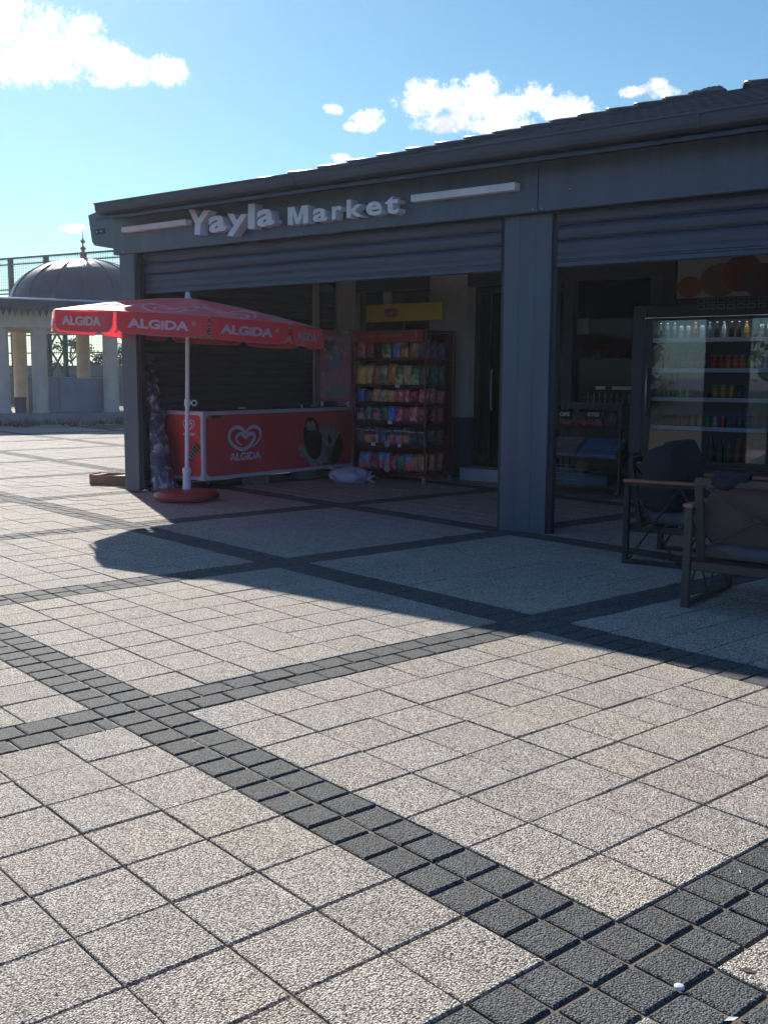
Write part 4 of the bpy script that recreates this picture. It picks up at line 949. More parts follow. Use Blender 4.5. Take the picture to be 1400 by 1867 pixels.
# drinks
def drink_proto(kind):
    t = MB()
    if kind == 'can': t.lathe([(.024, 0), (.0315, .006), (.033, .015), (.033, .105), (.026, .120), (.0255, .1225), (.023, .119)], (0, 0, 0), 16)
    elif kind == 'slim can': t.lathe([(.022, 0), (.0285, .006), (.0285, .15), (.023, .163), (.021, .16)], (0, 0, 0), 16)
    elif kind == 'bottle': t.lathe([(.028, 0), (.032, .01), (.032, .11), (.028, .13), (.013, .17), (.012, .19), (.015, .192), (.015, .205), (.0, .206)], (0, 0, 0), 16)
    elif kind == 'big bottle': t.lathe([(.04, 0), (.047, .012), (.047, .09), (.042, .12), (.047, .15), (.046, .20), (.018, .265), (.017, .28), (.02, .282), (.02, .30), (.0, .301)], (0, 0, 0), 18)
    elif kind == 'cup': t.lathe([(.022, 0), (.03, .06), (.032, .062), (.0, .064)], (0, 0, 0), 14)
    me = bpy.data.meshes.new(kind.replace(' ', '_')); me.from_pydata(t.v, [], t.f); me.update(); me.polygons.foreach_set('use_smooth', t.sm); me.materials.append(None); return me
DP = {k: drink_proto(k) for k in ('can', 'slim can', 'bottle', 'big bottle', 'cup')}
DC = {'dark brown': (.03, .022, .02), 'orange': (.50, .14, .04), 'red': (.48, .03, .04), 'golden': (.48, .27, .05), 'green': (.03, .30, .10), 'silver': (.38, .42, .46), 'blue grey': (.10, .16, .24), 'dark green': (.05, .10, .04), 'purple': (.17, .10, .20), 'amber': (.33, .12, .04), 'lime': (.30, .36, .06), 'white and red': (.55, .35, .34)}
def drink_mat(n):
    nm = 'drink_' + n.replace(' ', '_')
    if nm in MATS: return MATS[nm]
    m = bpy.data.materials.new(nm); m.use_nodes = True; t = m.node_tree; b = t.nodes['Principled BSDF']; c = DC[n]
    g = t.nodes.new('ShaderNodeTexCoord'); s = t.nodes.new('ShaderNodeSeparateXYZ'); t.links.new(g.outputs['Generated'], s.inputs[0])
    r = t.nodes.new('ShaderNodeValToRGB'); r.color_ramp.interpolation = 'CONSTANT'; e = r.color_ramp.elements; e[0].color = (*[x * .6 for x in c], 1)
    for p, k in ((.06, 1), (.30, 1.5), (.42, 1), (.66, 1.25), (.72, 1)):
        q = r.color_ramp.elements.new(p); q.color = (*[min(.7, x * k) for x in c], 1)
    e[-1].position = .93; e[-1].color = (.42, .42, .43, 1) if n != 'dark green' else (*c, 1)
    t.links.new(s.outputs[2], r.inputs[0]); t.links.new(r.outputs[0], b.inputs['Base Color']); b.inputs['Roughness'].default_value = .3; b.inputs['Metallic'].default_value = .3
    MATS[nm] = m; return m
SN = {0: 'bottom', 1: 'fourth', 2: 'third', 3: 'second', 4: 'top'}
def drinks(shelf, x0, items, dx, y=GY + .14, sc=1.0):
    x = x0; cnt = {}
    for it in items:
        if it is None: x += dx; continue
        kd, cn = it; cnt[(kd, cn)] = cnt.get((kd, cn), 0) + 1
        o = bpy.data.objects.new(kd.replace(' ', '_'), DP[kd]); COL.objects.link(o); o.location = (x, y + prnd.uniform(-.006, .012), GS[shelf] + .001); o.rotation_euler[2] = prnd.uniform(0, 6); o.scale = (sc,) * 3
        o.material_slots[0].link = 'OBJECT'; o.material_slots[0].material = drink_mat(cn)
        side = 'left' if x < 6.95 else 'right'
        tag(o, '%s %s, %s of its colour on the %s shelf, %s fridge door' % (cn, kd, ORD[min(10, cnt[(kd, cn)] - 1)], SN[shelf], side), 'bottle' if 'bottle' in kd else ('cup' if kd == 'cup' else 'can'), 'drinks in the fridge')
        x += dx
c = lambda *a: [tuple(q) if q else None for q in a]
drinks(4, 5.66, c(('bottle', 'dark brown'), ('bottle', 'blue grey'), ('bottle', 'blue grey'), ('slim can', 'silver'), ('slim can', 'silver'), ('bottle', 'amber'), ('slim can', 'silver'), ('bottle', 'blue grey'), ('bottle', 'dark brown'), ('bottle', 'silver'), ('bottle', 'dark brown'), ('bottle', 'dark brown'), ('bottle', 'golden'), None, ('slim can', 'silver'), ('slim can', 'silver')), .078, sc=.82)
drinks(3, 5.68, c(('bottle', 'dark brown'), ('bottle', 'dark brown'), ('bottle', 'dark brown'), ('bottle', 'blue grey'), ('bottle', 'blue grey'), ('bottle', 'purple'), ('bottle', 'purple')), .082, sc=.9)
drinks(3, 6.27, c(('can', 'red'), ('can', 'red'), ('can', 'orange'), ('can', 'orange'), ('can', 'orange'), ('can', 'lime'), ('can', 'silver'), ('can', 'silver')), .078, sc=1.12)
drinks(2, 5.68, c(('bottle', 'dark green'), ('bottle', 'dark green'), ('bottle', 'dark brown'), ('bottle', 'green'), ('can', 'lime'), ('cup', 'dark brown'), ('cup', 'dark brown'), ('cup', 'dark brown')), .078, sc=.9)
drinks(2, 6.30, c(('can', 'golden'), ('can', 'golden'), ('can', 'golden'), ('can', 'dark green')), .085, sc=1.15)
drinks(1, 5.90, c(('can', 'red'), ('can', 'red'), ('can', 'orange'), ('can', 'orange'), ('can', 'green'), ('can', 'white and red'), ('can', 'red')), .083)
drinks(1, 6.50, c(('cup', 'blue grey'), ('cup', 'blue grey'), ('cup', 'blue grey'), ('cup', 'blue grey')), .07, sc=.7)
drinks(1, 6.52, c(('can', 'purple'), ('can', 'purple'), ('can', 'purple')), .085, y=GY + .30, sc=1.1)
drinks(0, 6.28, c(('big bottle', 'dark green'), ('big bottle', 'dark green'), ('big bottle', 'dark green'), ('big bottle', 'amber'), ('big bottle', 'amber')), .098, sc=.92)
drinks(0, 6.76, c(('bottle', 'purple'), ('bottle', 'purple'), ('bottle', 'purple')), .07, y=GY + .2, sc=1.15)
drinks(0, 5.72, c(('bottle', 'silver'), ('bottle', 'silver'), ('bottle', 'silver'), ('bottle', 'silver'), ('bottle', 'silver')), .08, sc=1.0)
alone(MB().box(6.72, GY + .10, .502, 6.94, GY + .13, .67), 'drinks_carton', 'pale pink and white carton at the bottom right of the left fridge door', 'carton', mat('carton_pink', (.50, .36, .34), .6, 0, .2, 8), (6.83, GY + .11, .502), bevel=.003)
drinks(1, 7.1, c(('can', 'red'), ('can', 'orange'), ('can', 'golden'), ('can', 'green'), ('can', 'silver')), .09)
drinks(3, 7.1, c(('can', 'silver'), ('can', 'lime'), ('can', 'orange'), ('can', 'red'), ('can', 'golden')), .09)
drinks(0, 7.1, c(('big bottle', 'amber'), ('big bottle', 'dark green'), ('big bottle', 'amber')), .11)
alone(MB().box(7.06, GY - .004, .53, 7.2, GY - .001, .78), 'price_list', 'white notice stuck on the glass at the right edge of the fridge', 'notice', PAPER, (7.13, GY, .53))
# white lattice strip and fruit picture over the fridge
lt = thing('lattice_strip', 'two rows of small white square outlines along the top edge of the fridge', 'grille', (6.8, GY, 2.13))
LATT = mat('lattice_grey', (.24, .25, .27), .6)
for r_ in range(2):
    m = MB()
    for k in range(14):
        x = 6.12 + k * .105 + (.0 if r_ else .0); z = 2.118 + r_ * .062
        for a, b, c_, d in ((0, 0, .078, .006), (0, .042, .078, .048), (0, 0, .006, .048), (.072, 0, .078, .048)):
            m.box(x + a, GY - .012, z + b, x + c_, GY - .004, z + d)
    m.build('square_row', LATT, lt, recalc=False)
fp_ = thing('fruit_picture', 'cream poster of red and orange fruit above the drinks fridge', 'poster', (7.3, 2.74, 2.245))
MB().box(5.86, 2.74, 2.245, 8.4, 2.76, 2.80).build('sheet', mat('poster_cream', (.30, .27, .235), .6, 0, .1, 2), fp_)
MB().box(5.83, 2.735, 2.19, 5.857, 2.765, 2.83).build('side_post', BLACK, fp_)
m = MB(); pf_ = lambda a, b, t: (a, 2.739 - t, b)
FR = [mat('peach', (.20, .06, .025), .6, 0, .35, 6), mat('pomegranate', (.16, .025, .03), .6, 0, .35, 6), mat('olive_fruit', (.13, .075, .03), .6, 0, .35, 6), mat('deep_shade_fruit', (.07, .03, .025), .7, 0, .3, 5)]
flat(m, ell(6.0, 2.36, .14, .11, 0, 24, .02), pf_, .0010, 0); flat(m, ell(6.33, 2.42, .22, .17, 0, 24, .03, 2), pf_, .0012, 2); flat(m, ell(6.55, 2.48, .21, .19, 10, 24, .03, 3), pf_, .0014, 1)
flat(m, ell(6.78, 2.40, .24, .17, 0, 24, .03, 3), pf_, .0016, 3); flat(m, ell(7.05, 2.46, .24, .2, 0, 24, .03, 6), pf_, .0018, 1); flat(m, ell(7.4, 2.42, .26, .18, 0, 24, .03, 4), pf_, .0020, 0); flat(m, ell(7.8, 2.46, .28, .2, 0, 24, .03, 4), pf_, .0022, 2)
m.build('fruit_print', FR, fp_, recalc=False)

# ------------------------------------------------------------------ wheeled news stand right of the pillar
nsd = thing('news_stand', 'dark wire stand on wheels holding newspapers and packets behind the pillar', 'stand', (4.65, 3.2, 0))
DW = mat('dark_wire', (.05, .052, .058), .4, .5, .1, 8)
m = MB()
for x in (4.12, 5.12):
    for y in (3.05, 3.55): m.box(x - .012, y - .012, .06, x + .012, y + .012, 1.10)
for z in (.12, .46, .80, 1.09):
    for y in (3.05, 3.55): m.box(4.12, y - .008, z - .008, 5.12, y + .008, z + .008)
    for x in (4.12, 5.12): m.box(x - .008, 3.05, z - .008, x + .008, 3.55, z + .008)
m.build('frame', DW, nsd)
for z, zt in ((.46, .62), (.80, .90)):
    m = MB()
    for q in range(34): x = 4.12 + q * 1.0 / 33; m.tube([(x, 3.03, z), (x, 2.99, zt - .06)], .0022, 4, False)
    for zz in (z + .01, (z + zt) / 2 - .02, zt - .06): m.tube([(4.12, 3.03 - .04 * (zz - z) / (zt - z), zz), (5.12, 3.03 - .04 * (zz - z) / (zt - z), zz)], .003, 4, False)
    for q in range(12): y = 3.03 + q * .045; m.tube([(4.12, y, z), (5.12, y, z)], .002, 4, False)
    m.build('wire_tray', DW, nsd)
for x, y in ((4.16, 3.07), (5.08, 3.07), (4.16, 3.52), (5.08, 3.52)):
    q = MB().tube([(x - .012, y, .032), (x + .012, y, .032)], .032, 14).build('caster', mat('caster_dark', (.12, .12, .13), .5), nsd)
    MB().box(x - .016, y - .012, .045, x + .016, y + .012, .07).build('fork', CHROME, q)
bk = thing('wire_basket', 'white wire basket at floor level on the news stand beside the pillar', 'basket', (4.4, 3.15, .13))
m = MB()
for q in range(26): x = 4.15 + q * .022; m.tube([(x, 3.0, .14), (x, 2.98, .33)], .002, 4, False)
for z in (.14, .20, .27, .33): m.tube([(4.15, 2.99, z), (4.72, 2.99, z), (4.72, 3.4, z), (4.15, 3.4, z), (4.15, 2.99, z)], .003, 4, False)
m.build('wire_cage', mat('white_wire', (.45, .47, .5), .5), bk, recalc=False)
alone(MB().box(4.2, 3.02, .145, 4.98, 3.36, .26), 'paper_bundle', 'grey blue bundle lying in the wire basket at the foot of the news stand', 'bundle', mat('bundle_blue', (.06, .085, .12), .7, 0, .3, 9), (4.6, 3.2, .145), bevel=.02)
def tilted(x0, x1, z0, mm, name, label, cat, thick=.05, lay=3):
    t = thing(name, label, cat, ((x0 + x1) / 2, 3.15, z0))
    for q in range(lay):
        m = MB(); dz = q * .016; yo = q * .004
        A_ = [(x0 + q * .003, 3.01 + yo, z0 + dz), (x1 - q * .004, 3.01 + yo, z0 + dz), (x1 - q * .01, 3.30, z0 + .17 + dz), (x0 + .03 + q * .006, 3.30, z0 + .17 + dz)]
        m.add(A_ + [(x, y, z + .013) for x, y, z in A_], [(3, 2, 1, 0), (4, 5, 6, 7), (0, 1, 5, 4), (1, 2, 6, 5), (2, 3, 7, 6), (3, 0, 4, 7)]); p_ = m.build('newspaper_sheaf', mm, t, bevel=.002)
    return t, p_
BLUEP = mat('newsprint_blue', (.10, .19, .36), .6, 0, .25, 9); BEI = mat('newsprint_beige', (.24, .22, .21), .7, 0, .35, 14)
tb, lastp = tilted(4.58, 5.10, .475, BLUEP, 'newspaper_stack', 'stack of blue newspapers on the tilted wire tray, right half', 'newspapers')
tilted(4.15, 4.56, .475, BEI, 'newspaper_stack', 'stack of beige and mauve newspapers on the tilted wire tray, left half', 'newspapers')
def big_packet(x, z, w, h, mt, label, word=None):
    o = bpy.data.objects.new('snack_bag', PK); COL.objects.link(o); o.location = (x, 3.12, z); o.rotation_euler = (-.25, 0, prnd.uniform(-.1, .1)); o.scale = (w / .15, 1.3, h / .22)
    o.material_slots[0].link = 'OBJECT'; o.material_slots[0].material = mt; tag(o, label, 'crisp packet', 'snack bags on the news stand')
    if word: text_mesh(word, 1, .0005, LETW, lambda a, b, t: (a - .055, -.036 - t, .125 + b), 'lettering', o, bold=.03, width=.11, height=.045)
BP = packet_mat('packet_black_red', (.015, .016, .022), (.33, .07, .04), (.10, .08, .03), .40)
big_packet(4.36, .81, .19, .22, BP, 'dark snack bag with white letters and red foot, leftmost on the news stand', 'CIPS'); big_packet(4.58, .81, .15, .22, BP, 'narrow dark red snack bag between the two lettered bags on the news stand')
big_packet(4.74, .81, .22, .23, BP, 'wide dark snack bag with white letters at the middle of the news stand', 'RITOS'); big_packet(4.94, .81, .16, .22, PM['black'], 'plain black snack bag at the right end of the news stand')
m = MB(); m.lathe([(.001, 0), (.07, .02), (.105, .08), (.09, .14), (.03, .17), (.001, .165)], (4.58, 3.2, .27), 16); alone(m, 'pumpkin', 'round dull orange ball-shaped item under the newspapers on the news stand', 'ball', mat('pumpkin', (.22, .07, .02), .6, 0, .3, 8), (4.58, 3.2, .27))

# things seen dimly through the shop window
alone(MB().box(3.985, 4.085, 1.95, 4.155, 4.095, 2.15), 'notice', 'small pale notice stuck high on the shop window right of the pillar', 'notice', mat('notice_grey', (.22, .22, .25), .7), (4.07, 4.09, 1.95))
shf = thing('wall_shelf', 'dim shelf with dark red packets seen through the shop window', 'shelf', (4.5, 4.5, 1.6))
MB().box(3.98, 4.35, 1.62, 5.0, 4.7, 1.64).build('board', mat('shelf_board', (.10, .07, .07), .7), shf)
MB().box(3.98, 4.66, 1.62, 5.0, 4.7, 2.4).build('back_board', DARKWALL, shf)
for k in range(7):
    x = 4.05 + k * .135; alone(MB().box(x, 4.40, 1.641, x + .115, 4.5, 1.641 + .14 + .05 * (k % 3)), 'packet', 'dark red packet, %s from the left on the shelf behind the shop window' % ORD[k], 'packet', PM['dark red'], (x + .05, 4.45, 1.641), 'packets on the window shelf', bevel=.008)
cnt_ = thing('reflection_display', 'low shelf of pale bars and bottle shapes standing in for window reflections beside the fridge', 'shelf', (4.7, 3.85, 0))  # shelf, bars and bottles modelled in place of reflections in the shop window
MB().box(4.10, 3.80, .30, 5.15, 3.98, 1.085).build('cabinet', BLACK, cnt_, bevel=.005)
for a, b in ((4.42, 4.55), (4.64, 4.93), (5.00, 5.14)): MB().box(a, 3.79, 1.255, b, 3.80, 1.295).build('reflection_bar', mat('bar_cream', (.62, .56, .42), .6), cnt_)
bp = bpy.data.meshes.new('reflection_bottle'); t_ = MB().lathe([(.011, 0), (.012, .03), (.005, .042), (.007, .044), (.007, .058), (0, .059)], (0, 0, 0), 8); bp.from_pydata(t_.v, [], t_.f); bp.update(); bp.materials.append(mat('reflection_pale', (.26, .26, .28), .3))
MB().box(4.20, 3.80, 1.150, 5.15, 3.95, 1.155).build('glass_shelf', DADO, cnt_)
for r_, z in ((0, 1.086), (1, 1.156)):
    for k in range(11):
        o = bpy.data.objects.new('reflection_bottle', bp); COL.objects.link(o); o.location = (4.30 + k * .079, 3.83, z); tag(o, 'bottle-shaped reflection stand-in, %s from the left in the %s row beside the fridge' % (ORD[k], ('lower', 'upper')[r_]), 'bottle', 'bottle-shaped reflection stand-ins beside the fridge')

# ------------------------------------------------------------------ armchairs
def armchair(label, loc, rz, cush, seatm, framem, w=.86, d=.85):
    t = thing('armchair', label, 'armchair', loc); t['_o'] = (0, 0, 0); t.rotation_euler[2] = rz
    # local: x = front direction, y across
    def leg(x, y, h, rake=0.0): MB().bar((x, y, 0), (x - rake, y, h), .048, .04).build('leg', framem, t, bevel=.003)
    for s in (-1, 1):
        y = s * (w / 2 - .02)
        leg(d / 2 - .03, y, .625); leg(-d / 2 + .03, y, .625)
        MB().bar((-d / 2 - .0, y, .637), (d / 2 + .02, y, .637), .062, .024).build('armrest', WOOD, t, bevel=.006)
        m = MB(); m.bar((-d / 2 + .05, y, .02), (d / 2 - .05, y, .02), .03, .03)
        MB().bar((-d / 2 + .05, y, .61), (d / 2 - .05, y, .61), .03, .02).build('side_rail', framem, t)
        xa, xb, xm = -d / 2 + .055, d / 2 - .055, 0
        m2 = MB()
        for a, b in ((xa, xm), (xm, xb)):
            m2.tube([(a, y, .03), (b, y, .605)], .008, 6); m2.tube([(b, y, .03), (a, y, .605)], .008, 6); m2.lathe([(.001, -.012), (.018, -.006), (.018, .006), (.001, .012)], ((a + b) / 2, y, .3175), 8)
        m.build('side_rail', framem, t); m2.build('side_cross', framem, t)
    y0 = w / 2 - .055
    m = MB(); m.bar((-d / 2 + .03, -y0, .27), (d / 2 - .03, -y0, .27), .03, .05); m.bar((-d / 2 + .03, y0, .27), (d / 2 - .03, y0, .27), .03, .05); m.bar((d / 2 - .03, -y0, .27), (d / 2 - .03, y0, .27), .03, .05); m.bar((-d / 2 + .03, -y0, .27), (-d / 2 + .03, y0, .27), .03, .05)
    for q in range(7): x = -d / 2 + .1 + q * (d - .2) / 6; m.bar((x, -y0, .285), (x, y0, .285), .04, .012)
    m.build('seat_frame', framem, t)
    # backrest frame with its cross
    bx0 = -d / 2 + .12; bx1 = -d / 2 + .03
    m = MB()
    for s in (-1, 1): m.bar((bx0, s * (y0 - .02), .27), (bx1, s * (y0 - .02), .80), .05, .035)
    m.bar((bx1, -y0, .79), (bx1, y0, .79), .035, .045); m.bar((bx0, -y0, .34), (bx0, y0, .34), .03, .045); m.build('back_frame', framem, t, bevel=.003)
    m = MB(); m.tube([(bx0 - .005, -y0 + .04, .37), (bx1 - .005, y0 - .04, .77)], .008, 6); m.tube([(bx0 - .005, y0 - .04, .37), (bx1 - .005, -y0 + .04, .77)], .008, 6)
    xm_ = (bx0 + bx1) / 2; m.lathe([(.001, -.02), (.03, -.01), (.03, .01), (.001, .02)], (xm_, 0, .57), 10); m.build('back_cross', framem, t)
    def pillow(x0, y0_, z0, x1, y1, z1, name, mm, rot=None, seed=1):
        m = MB(); n = 14; v = []; f = []; cx_, cy_, cz = (x0 + x1) / 2, (y0_ + y1) / 2, (z0 + z1) / 2; hx, hy, hz = (x1 - x0) / 2, (y1 - y0_) / 2, (z1 - z0) / 2
        for i in range(n + 1):
            ph = -pi / 2 + pi * i / n
            for k in range(28):
                a = 2 * pi * k / 28; sp = lambda q, e: (abs(q) ** e) * (1 if q >= 0 else -1)
                p = Vector((hx * sp(cos(ph), .45) * sp(cos(a), .32), hy * sp(cos(ph), .45) * sp(sin(a), .32), hz * sp(sin(ph), .55)))
                w_ = 1 + .06 * mnoise.noise(p * 7 + Vector((seed, 0, 0))); p = p * w_
                if rot: p = rot @ p
                v.append((cx_ + p.x, cy_ + p.y, cz + p.z))
        for i in range(n):
            for k in range(28): k2 = (k + 1) % 28; f.append((i * 28 + k, i * 28 + k2, (i + 1) * 28 + k2, (i + 1) * 28 + k))
        m.add(v, f, True); return m.build(name, mm, t)
    pillow(-d / 2 + .10, -y0 + .02, .295, d / 2 - .01, y0 - .02, .41, 'seat_cushion', seatm)
    return t, pillow, bx0
a1, pil, bx0 = armchair('dark armchair with crossed side bars and a big navy back cushion, nearer the fridge', (7.37, -.37, 0), radians(4), CUSH_N, CUSH_G, CHARC, .82, .86)
pil(bx0 + .00, -.40, .40, bx0 + .27, .41, .91, 'back_cushion', CUSH_N, Matrix.Rotation(radians(-10), 3, 'Y') @ Matrix.Rotation(radians(6), 3, 'X'), 3)
a2, pil2, bx0 = armchair('brown framed armchair seen from behind with a reddish brown back cushion at the right edge', (8.37, -1.62, 0), radians(90), CUSH_B, CUSH_G, TAUPE, .86, .80)
pil2(bx0 + .0, -.36, .38, bx0 + .16, .36, .77, 'back_cushion', CUSH_B, Matrix.Rotation(radians(-9), 3, 'Y'), 5)
# dark cloth thrown over the back rail of the nearer chair
m = MB(); v = []; f = []; nx, ny = 16, 12
for i in range(ny + 1):
    for k in range(nx + 1):
        u_ = k / nx; w_ = i / ny; x = 8.10 + u_ * .22 + .02 * mnoise.noise(Vector((u_ * 3, w_ * 3, 1))); s_ = (w_ - .5) * 2
        yb = -1.97; rr_ = .035
        if abs(s_) < .35: y = yb + s_ / .35 * rr_; z = .835 + rr_ * .6 * cos(s_ / .35 * pi / 2)
        else: y = yb + (1 if s_ > 0 else -1) * (rr_ + .008 + .02 * abs(mnoise.noise(Vector((u_ * 4, w_ * 4, 2))))); z = .835 - (abs(s_) - .35) * (.09 if s_ < 0 else .10) * (1 + .5 * sin(u_ * 5))
        v.append((x, y, z + .01 * mnoise.noise(Vector((u_ * 6, w_ * 6, 5)))))
for i in range(ny):
    for k in range(nx): a = i * (nx + 1) + k; f.append((a, a + 1, a + nx + 2, a + nx + 1))
m.add(v, f, True); cl = alone(m, 'folded_cloth', 'dark blue cloth thrown over the back rail of the brown armchair', 'cloth', mat('dark_cloth', (.016, .016, .026), .95, 0, .2, 12, .004, 30), (8.2, -1.97, .8), recalc=False)
sd = cl.modifiers.new('thick', 'SOLIDIFY'); sd.thickness = .006
# ------------------------------------------------------------------ domed pavilion across the plaza
FO = Vector((-16.33, 9.95, 0)); fa = Vector((-15.45 + 16.33, 11.78 - 9.95, 0)).normalized(); fb = Vector((-fa.y, fa.x, 0))   # along the front, and back into it
pv = thing('pavilion', 'cream columned pavilion with a dark ribbed dome and copper finial across the plaza', 'pavilion', (FO.x, FO.y, 0))
PZ = .27
def pq(a, b, z): return tuple(FO + fa * a + fb * b + Vector((0, 0, z)))
def pbox(mb, a0, b0, z0, a1, b1, z1):
    mb.add([pq(a0, b0, z0), pq(a1, b0, z0), pq(a1, b1, z0), pq(a0, b1, z0), pq(a0, b0, z1), pq(a1, b0, z1), pq(a1, b1, z1), pq(a0, b1, z1)], [(0, 3, 2, 1), (4, 5, 6, 7), (0, 1, 5, 4), (1, 2, 6, 5), (2, 3, 7, 6), (3, 0, 4, 7)]); return mb
m = MB(); pbox(m, -4.2, -.55, -.2, 5.2, 5.4, PZ); m.build('platform', STONE, pv, bevel=.03)
m = MB(); pbox(m, -4.4, -.9, -.2, 5.4, -.55, .06); m.build('step', STONE, pv, bevel=.02)
for a, b in ((-1.05, 0), (0, 0), (2.03, 0), (4.3, 0), (-3.4, 0), (-1.1, 4.0), (0, 4.0), (2.0, 4.0), (4.3, 4.0), (-3.4, 4.0), (4.3, 2.0), (-3.4, 2.0)):
    m = MB(); c = pq(a, b, PZ); m.lathe([(.25, 0), (.25, .05), (.225, .07), (.215, 2.4), (.235, 2.44)], c, 24); m.build('column', STONE_L, pv)
m = MB(); pbox(m, -3.8, -.28, 2.70, 4.7, .28, 3.28); pbox(m, -3.8, 3.72, 2.70, 4.7, 4.28, 3.28); pbox(m, -3.8, .28, 2.70, -3.3, 3.72, 3.28); pbox(m, 4.2, .28, 2.70, 4.7, 3.72, 3.28); m.build('beam', STONE_L, pv, bevel=.01)
DARKF = mat('eave_dark', (.028, .033, .045), .6, 0, .15, 3)
m = MB(); pbox(m, -4.3, -.75, 3.20, 5.2, 4.75, 3.44); m.build('eave', DARKF, pv, bevel=.01)
m = MB(); pbox(m, -4.36, -.82, 3.442, 5.26, 4.82, 3.50); m.build('eave_cap', mat('eave_cap_metal', (.5, .52, .56), .25, .7, .1, 3), pv, bevel=.01)
# scalloped trim hanging from the eave, with round-headed openings between the teeth
m = MB(); pitch = .165; a = -4.25
while a < 5.1:
    pts = [(a, 3.22), (a + pitch, 3.22), (a + pitch * .80, 3.10), (a + pitch * .62, 3.06), (a + pitch * .5, 2.98), (a + pitch * .38, 3.06), (a + pitch * .2, 3.10)]
    n = len(pts); m.add([pq(x, -.745, z) for x, z in pts] + [pq(x, -.72, z) for x, z in pts], [tuple(range(n)), tuple(range(n, 2 * n))[::-1]] + [(k, (k + 1) % n, n + (k + 1) % n, n + k) for k in range(n)]); a += pitch
m.build('scalloped_trim', DARKF, pv)
dc = pq(1.72, 2.0, 0); m = MB()
prof = [(2.24 * cos(radians(t)), 3.50 + 1.42 * sin(radians(t))) for t in (0, 6, 12, 20, 28, 36, 44, 52, 60, 68, 76, 82, 87)] + [(.001, 4.93)]
prof = [(r, z) for r, z in prof]; m.lathe(prof, (dc[0], dc[1], 0), 64); m.build('dome', LEAD, pv)
m = MB()
for k in range(16):
    an = 2 * pi * k / 16 + .15; m.tube([(dc[0] + r * 1.004 * cos(an), dc[1] + r * 1.004 * sin(an), z + .004) for r, z in prof[:-1]], .022, 6, False)
m.build('dome_rib', LEAD, pv)
m = MB(); m.lathe([(.20, 4.88), (.12, 4.95), (.05, 4.98), (.09, 5.04), (.14, 5.09), (.09, 5.14), (.035, 5.17), (.07, 5.21), (.10, 5.25), (.06, 5.29), (.025, 5.32), (.025, 5.40), (.06, 5.43), (.085, 5.47), (.04, 5.51), (.015, 5.55), (.008, 5.75), (.001, 5.82)], (dc[0], dc[1], 0), 14); m.build('finial', COPPER, pv)
LWS = mat('low_wall_stone', (.33, .33, .34), .6, 0, .15, 2)
pbox(MB(), -.30, .32, PZ, .58, .45, 1.28).build('low_wall', LWS, pv, bevel=.01); pbox(MB(), 3.2, .32, PZ, 4.3, .45, 1.28).build('low_wall', LWS, pv, bevel=.01)
m = MB(); pbox(m, .58, .27, PZ, 2.0, .40, 1.26); m.build('marble_panel', MARBLE, pv, bevel=.008)
m = MB(); pbox(m, -.32, .25, 1.281, 4.3, .50, 1.30); m.build('wall_coping', mat('coping', (.4, .4, .41), .5), pv)
m = MB(); pbox(m, -2.9, 1.2, PZ, -1.9, 1.5, .72); m.build('bench', STONE_L, pv, bevel=.01)
bc = Vector(pq(-.58, -.05, PZ)); m = MB(); m.lathe([(.15, 0), (.165, .42), (.175, .43), (.175, .45), (.15, .45), (.14, .1), (.001, .08)], (0, 0, 0), 18); m.v = [(x + bc.x, y + bc.y, z + bc.z) for x, y, z in m.v]
alone(m, 'bucket', 'grey blue bucket standing between the pavilion columns at the far left', 'bucket', mat('bucket', (.10, .11, .15), .6), tuple(bc))
# weeds along the foot of the platform
WEED = mat('weed', (.045, .075, .02), .8, 0, .5, 6)
m = MB(); wr = random.Random(9)
def tuft(x, y, z, h, n):
    for q in range(n):
        an = wr.uniform(0, 2 * pi); ln = wr.uniform(.3, 1) * h; dx, dy = cos(an), sin(an); w_ = wr.uniform(.012, .03); le = wr.uniform(.3, 1.0)
        bx, by = x + wr.uniform(-.12, .12), y + wr.uniform(-.12, .12)
        m.add([(bx - dy * w_, by + dx * w_, z), (bx + dy * w_, by - dx * w_, z), (bx + dx * ln * le + dy * w_ * .7, by + dy * ln * le - dx * w_ * .7, z + ln * .7), (bx + dx * ln * le * 1.3, by + dy * ln * le * 1.3, z + ln)], [(0, 1, 2, 3)])
for q in range(150):
    a = wr.uniform(-4, 5); b = -.95 - abs(wr.gauss(0, .25)) if wr.random() < .6 else wr.uniform(-2.6, -1.0)
    p = pq(a, b, -.10); tuft(p[0], p[1], -.10, wr.uniform(.08, .34), wr.randint(10, 24))
m.build('weeds', WEED, recalc=False, kind='stuff')
m = MB()
for q in range(260):
    a = wr.uniform(-4, 5); b = wr.uniform(-3.0, -.9); p = pq(a, b, -.095); r = wr.uniform(.02, .07)
    m.lathe([(r, 0), (r * .8, r * .4), (.001, r * .55)], p, 6)
m.build('rubble', mat('rubble', (.12, .12, .11), .9, 0, .3, 5), recalc=False, kind='stuff')

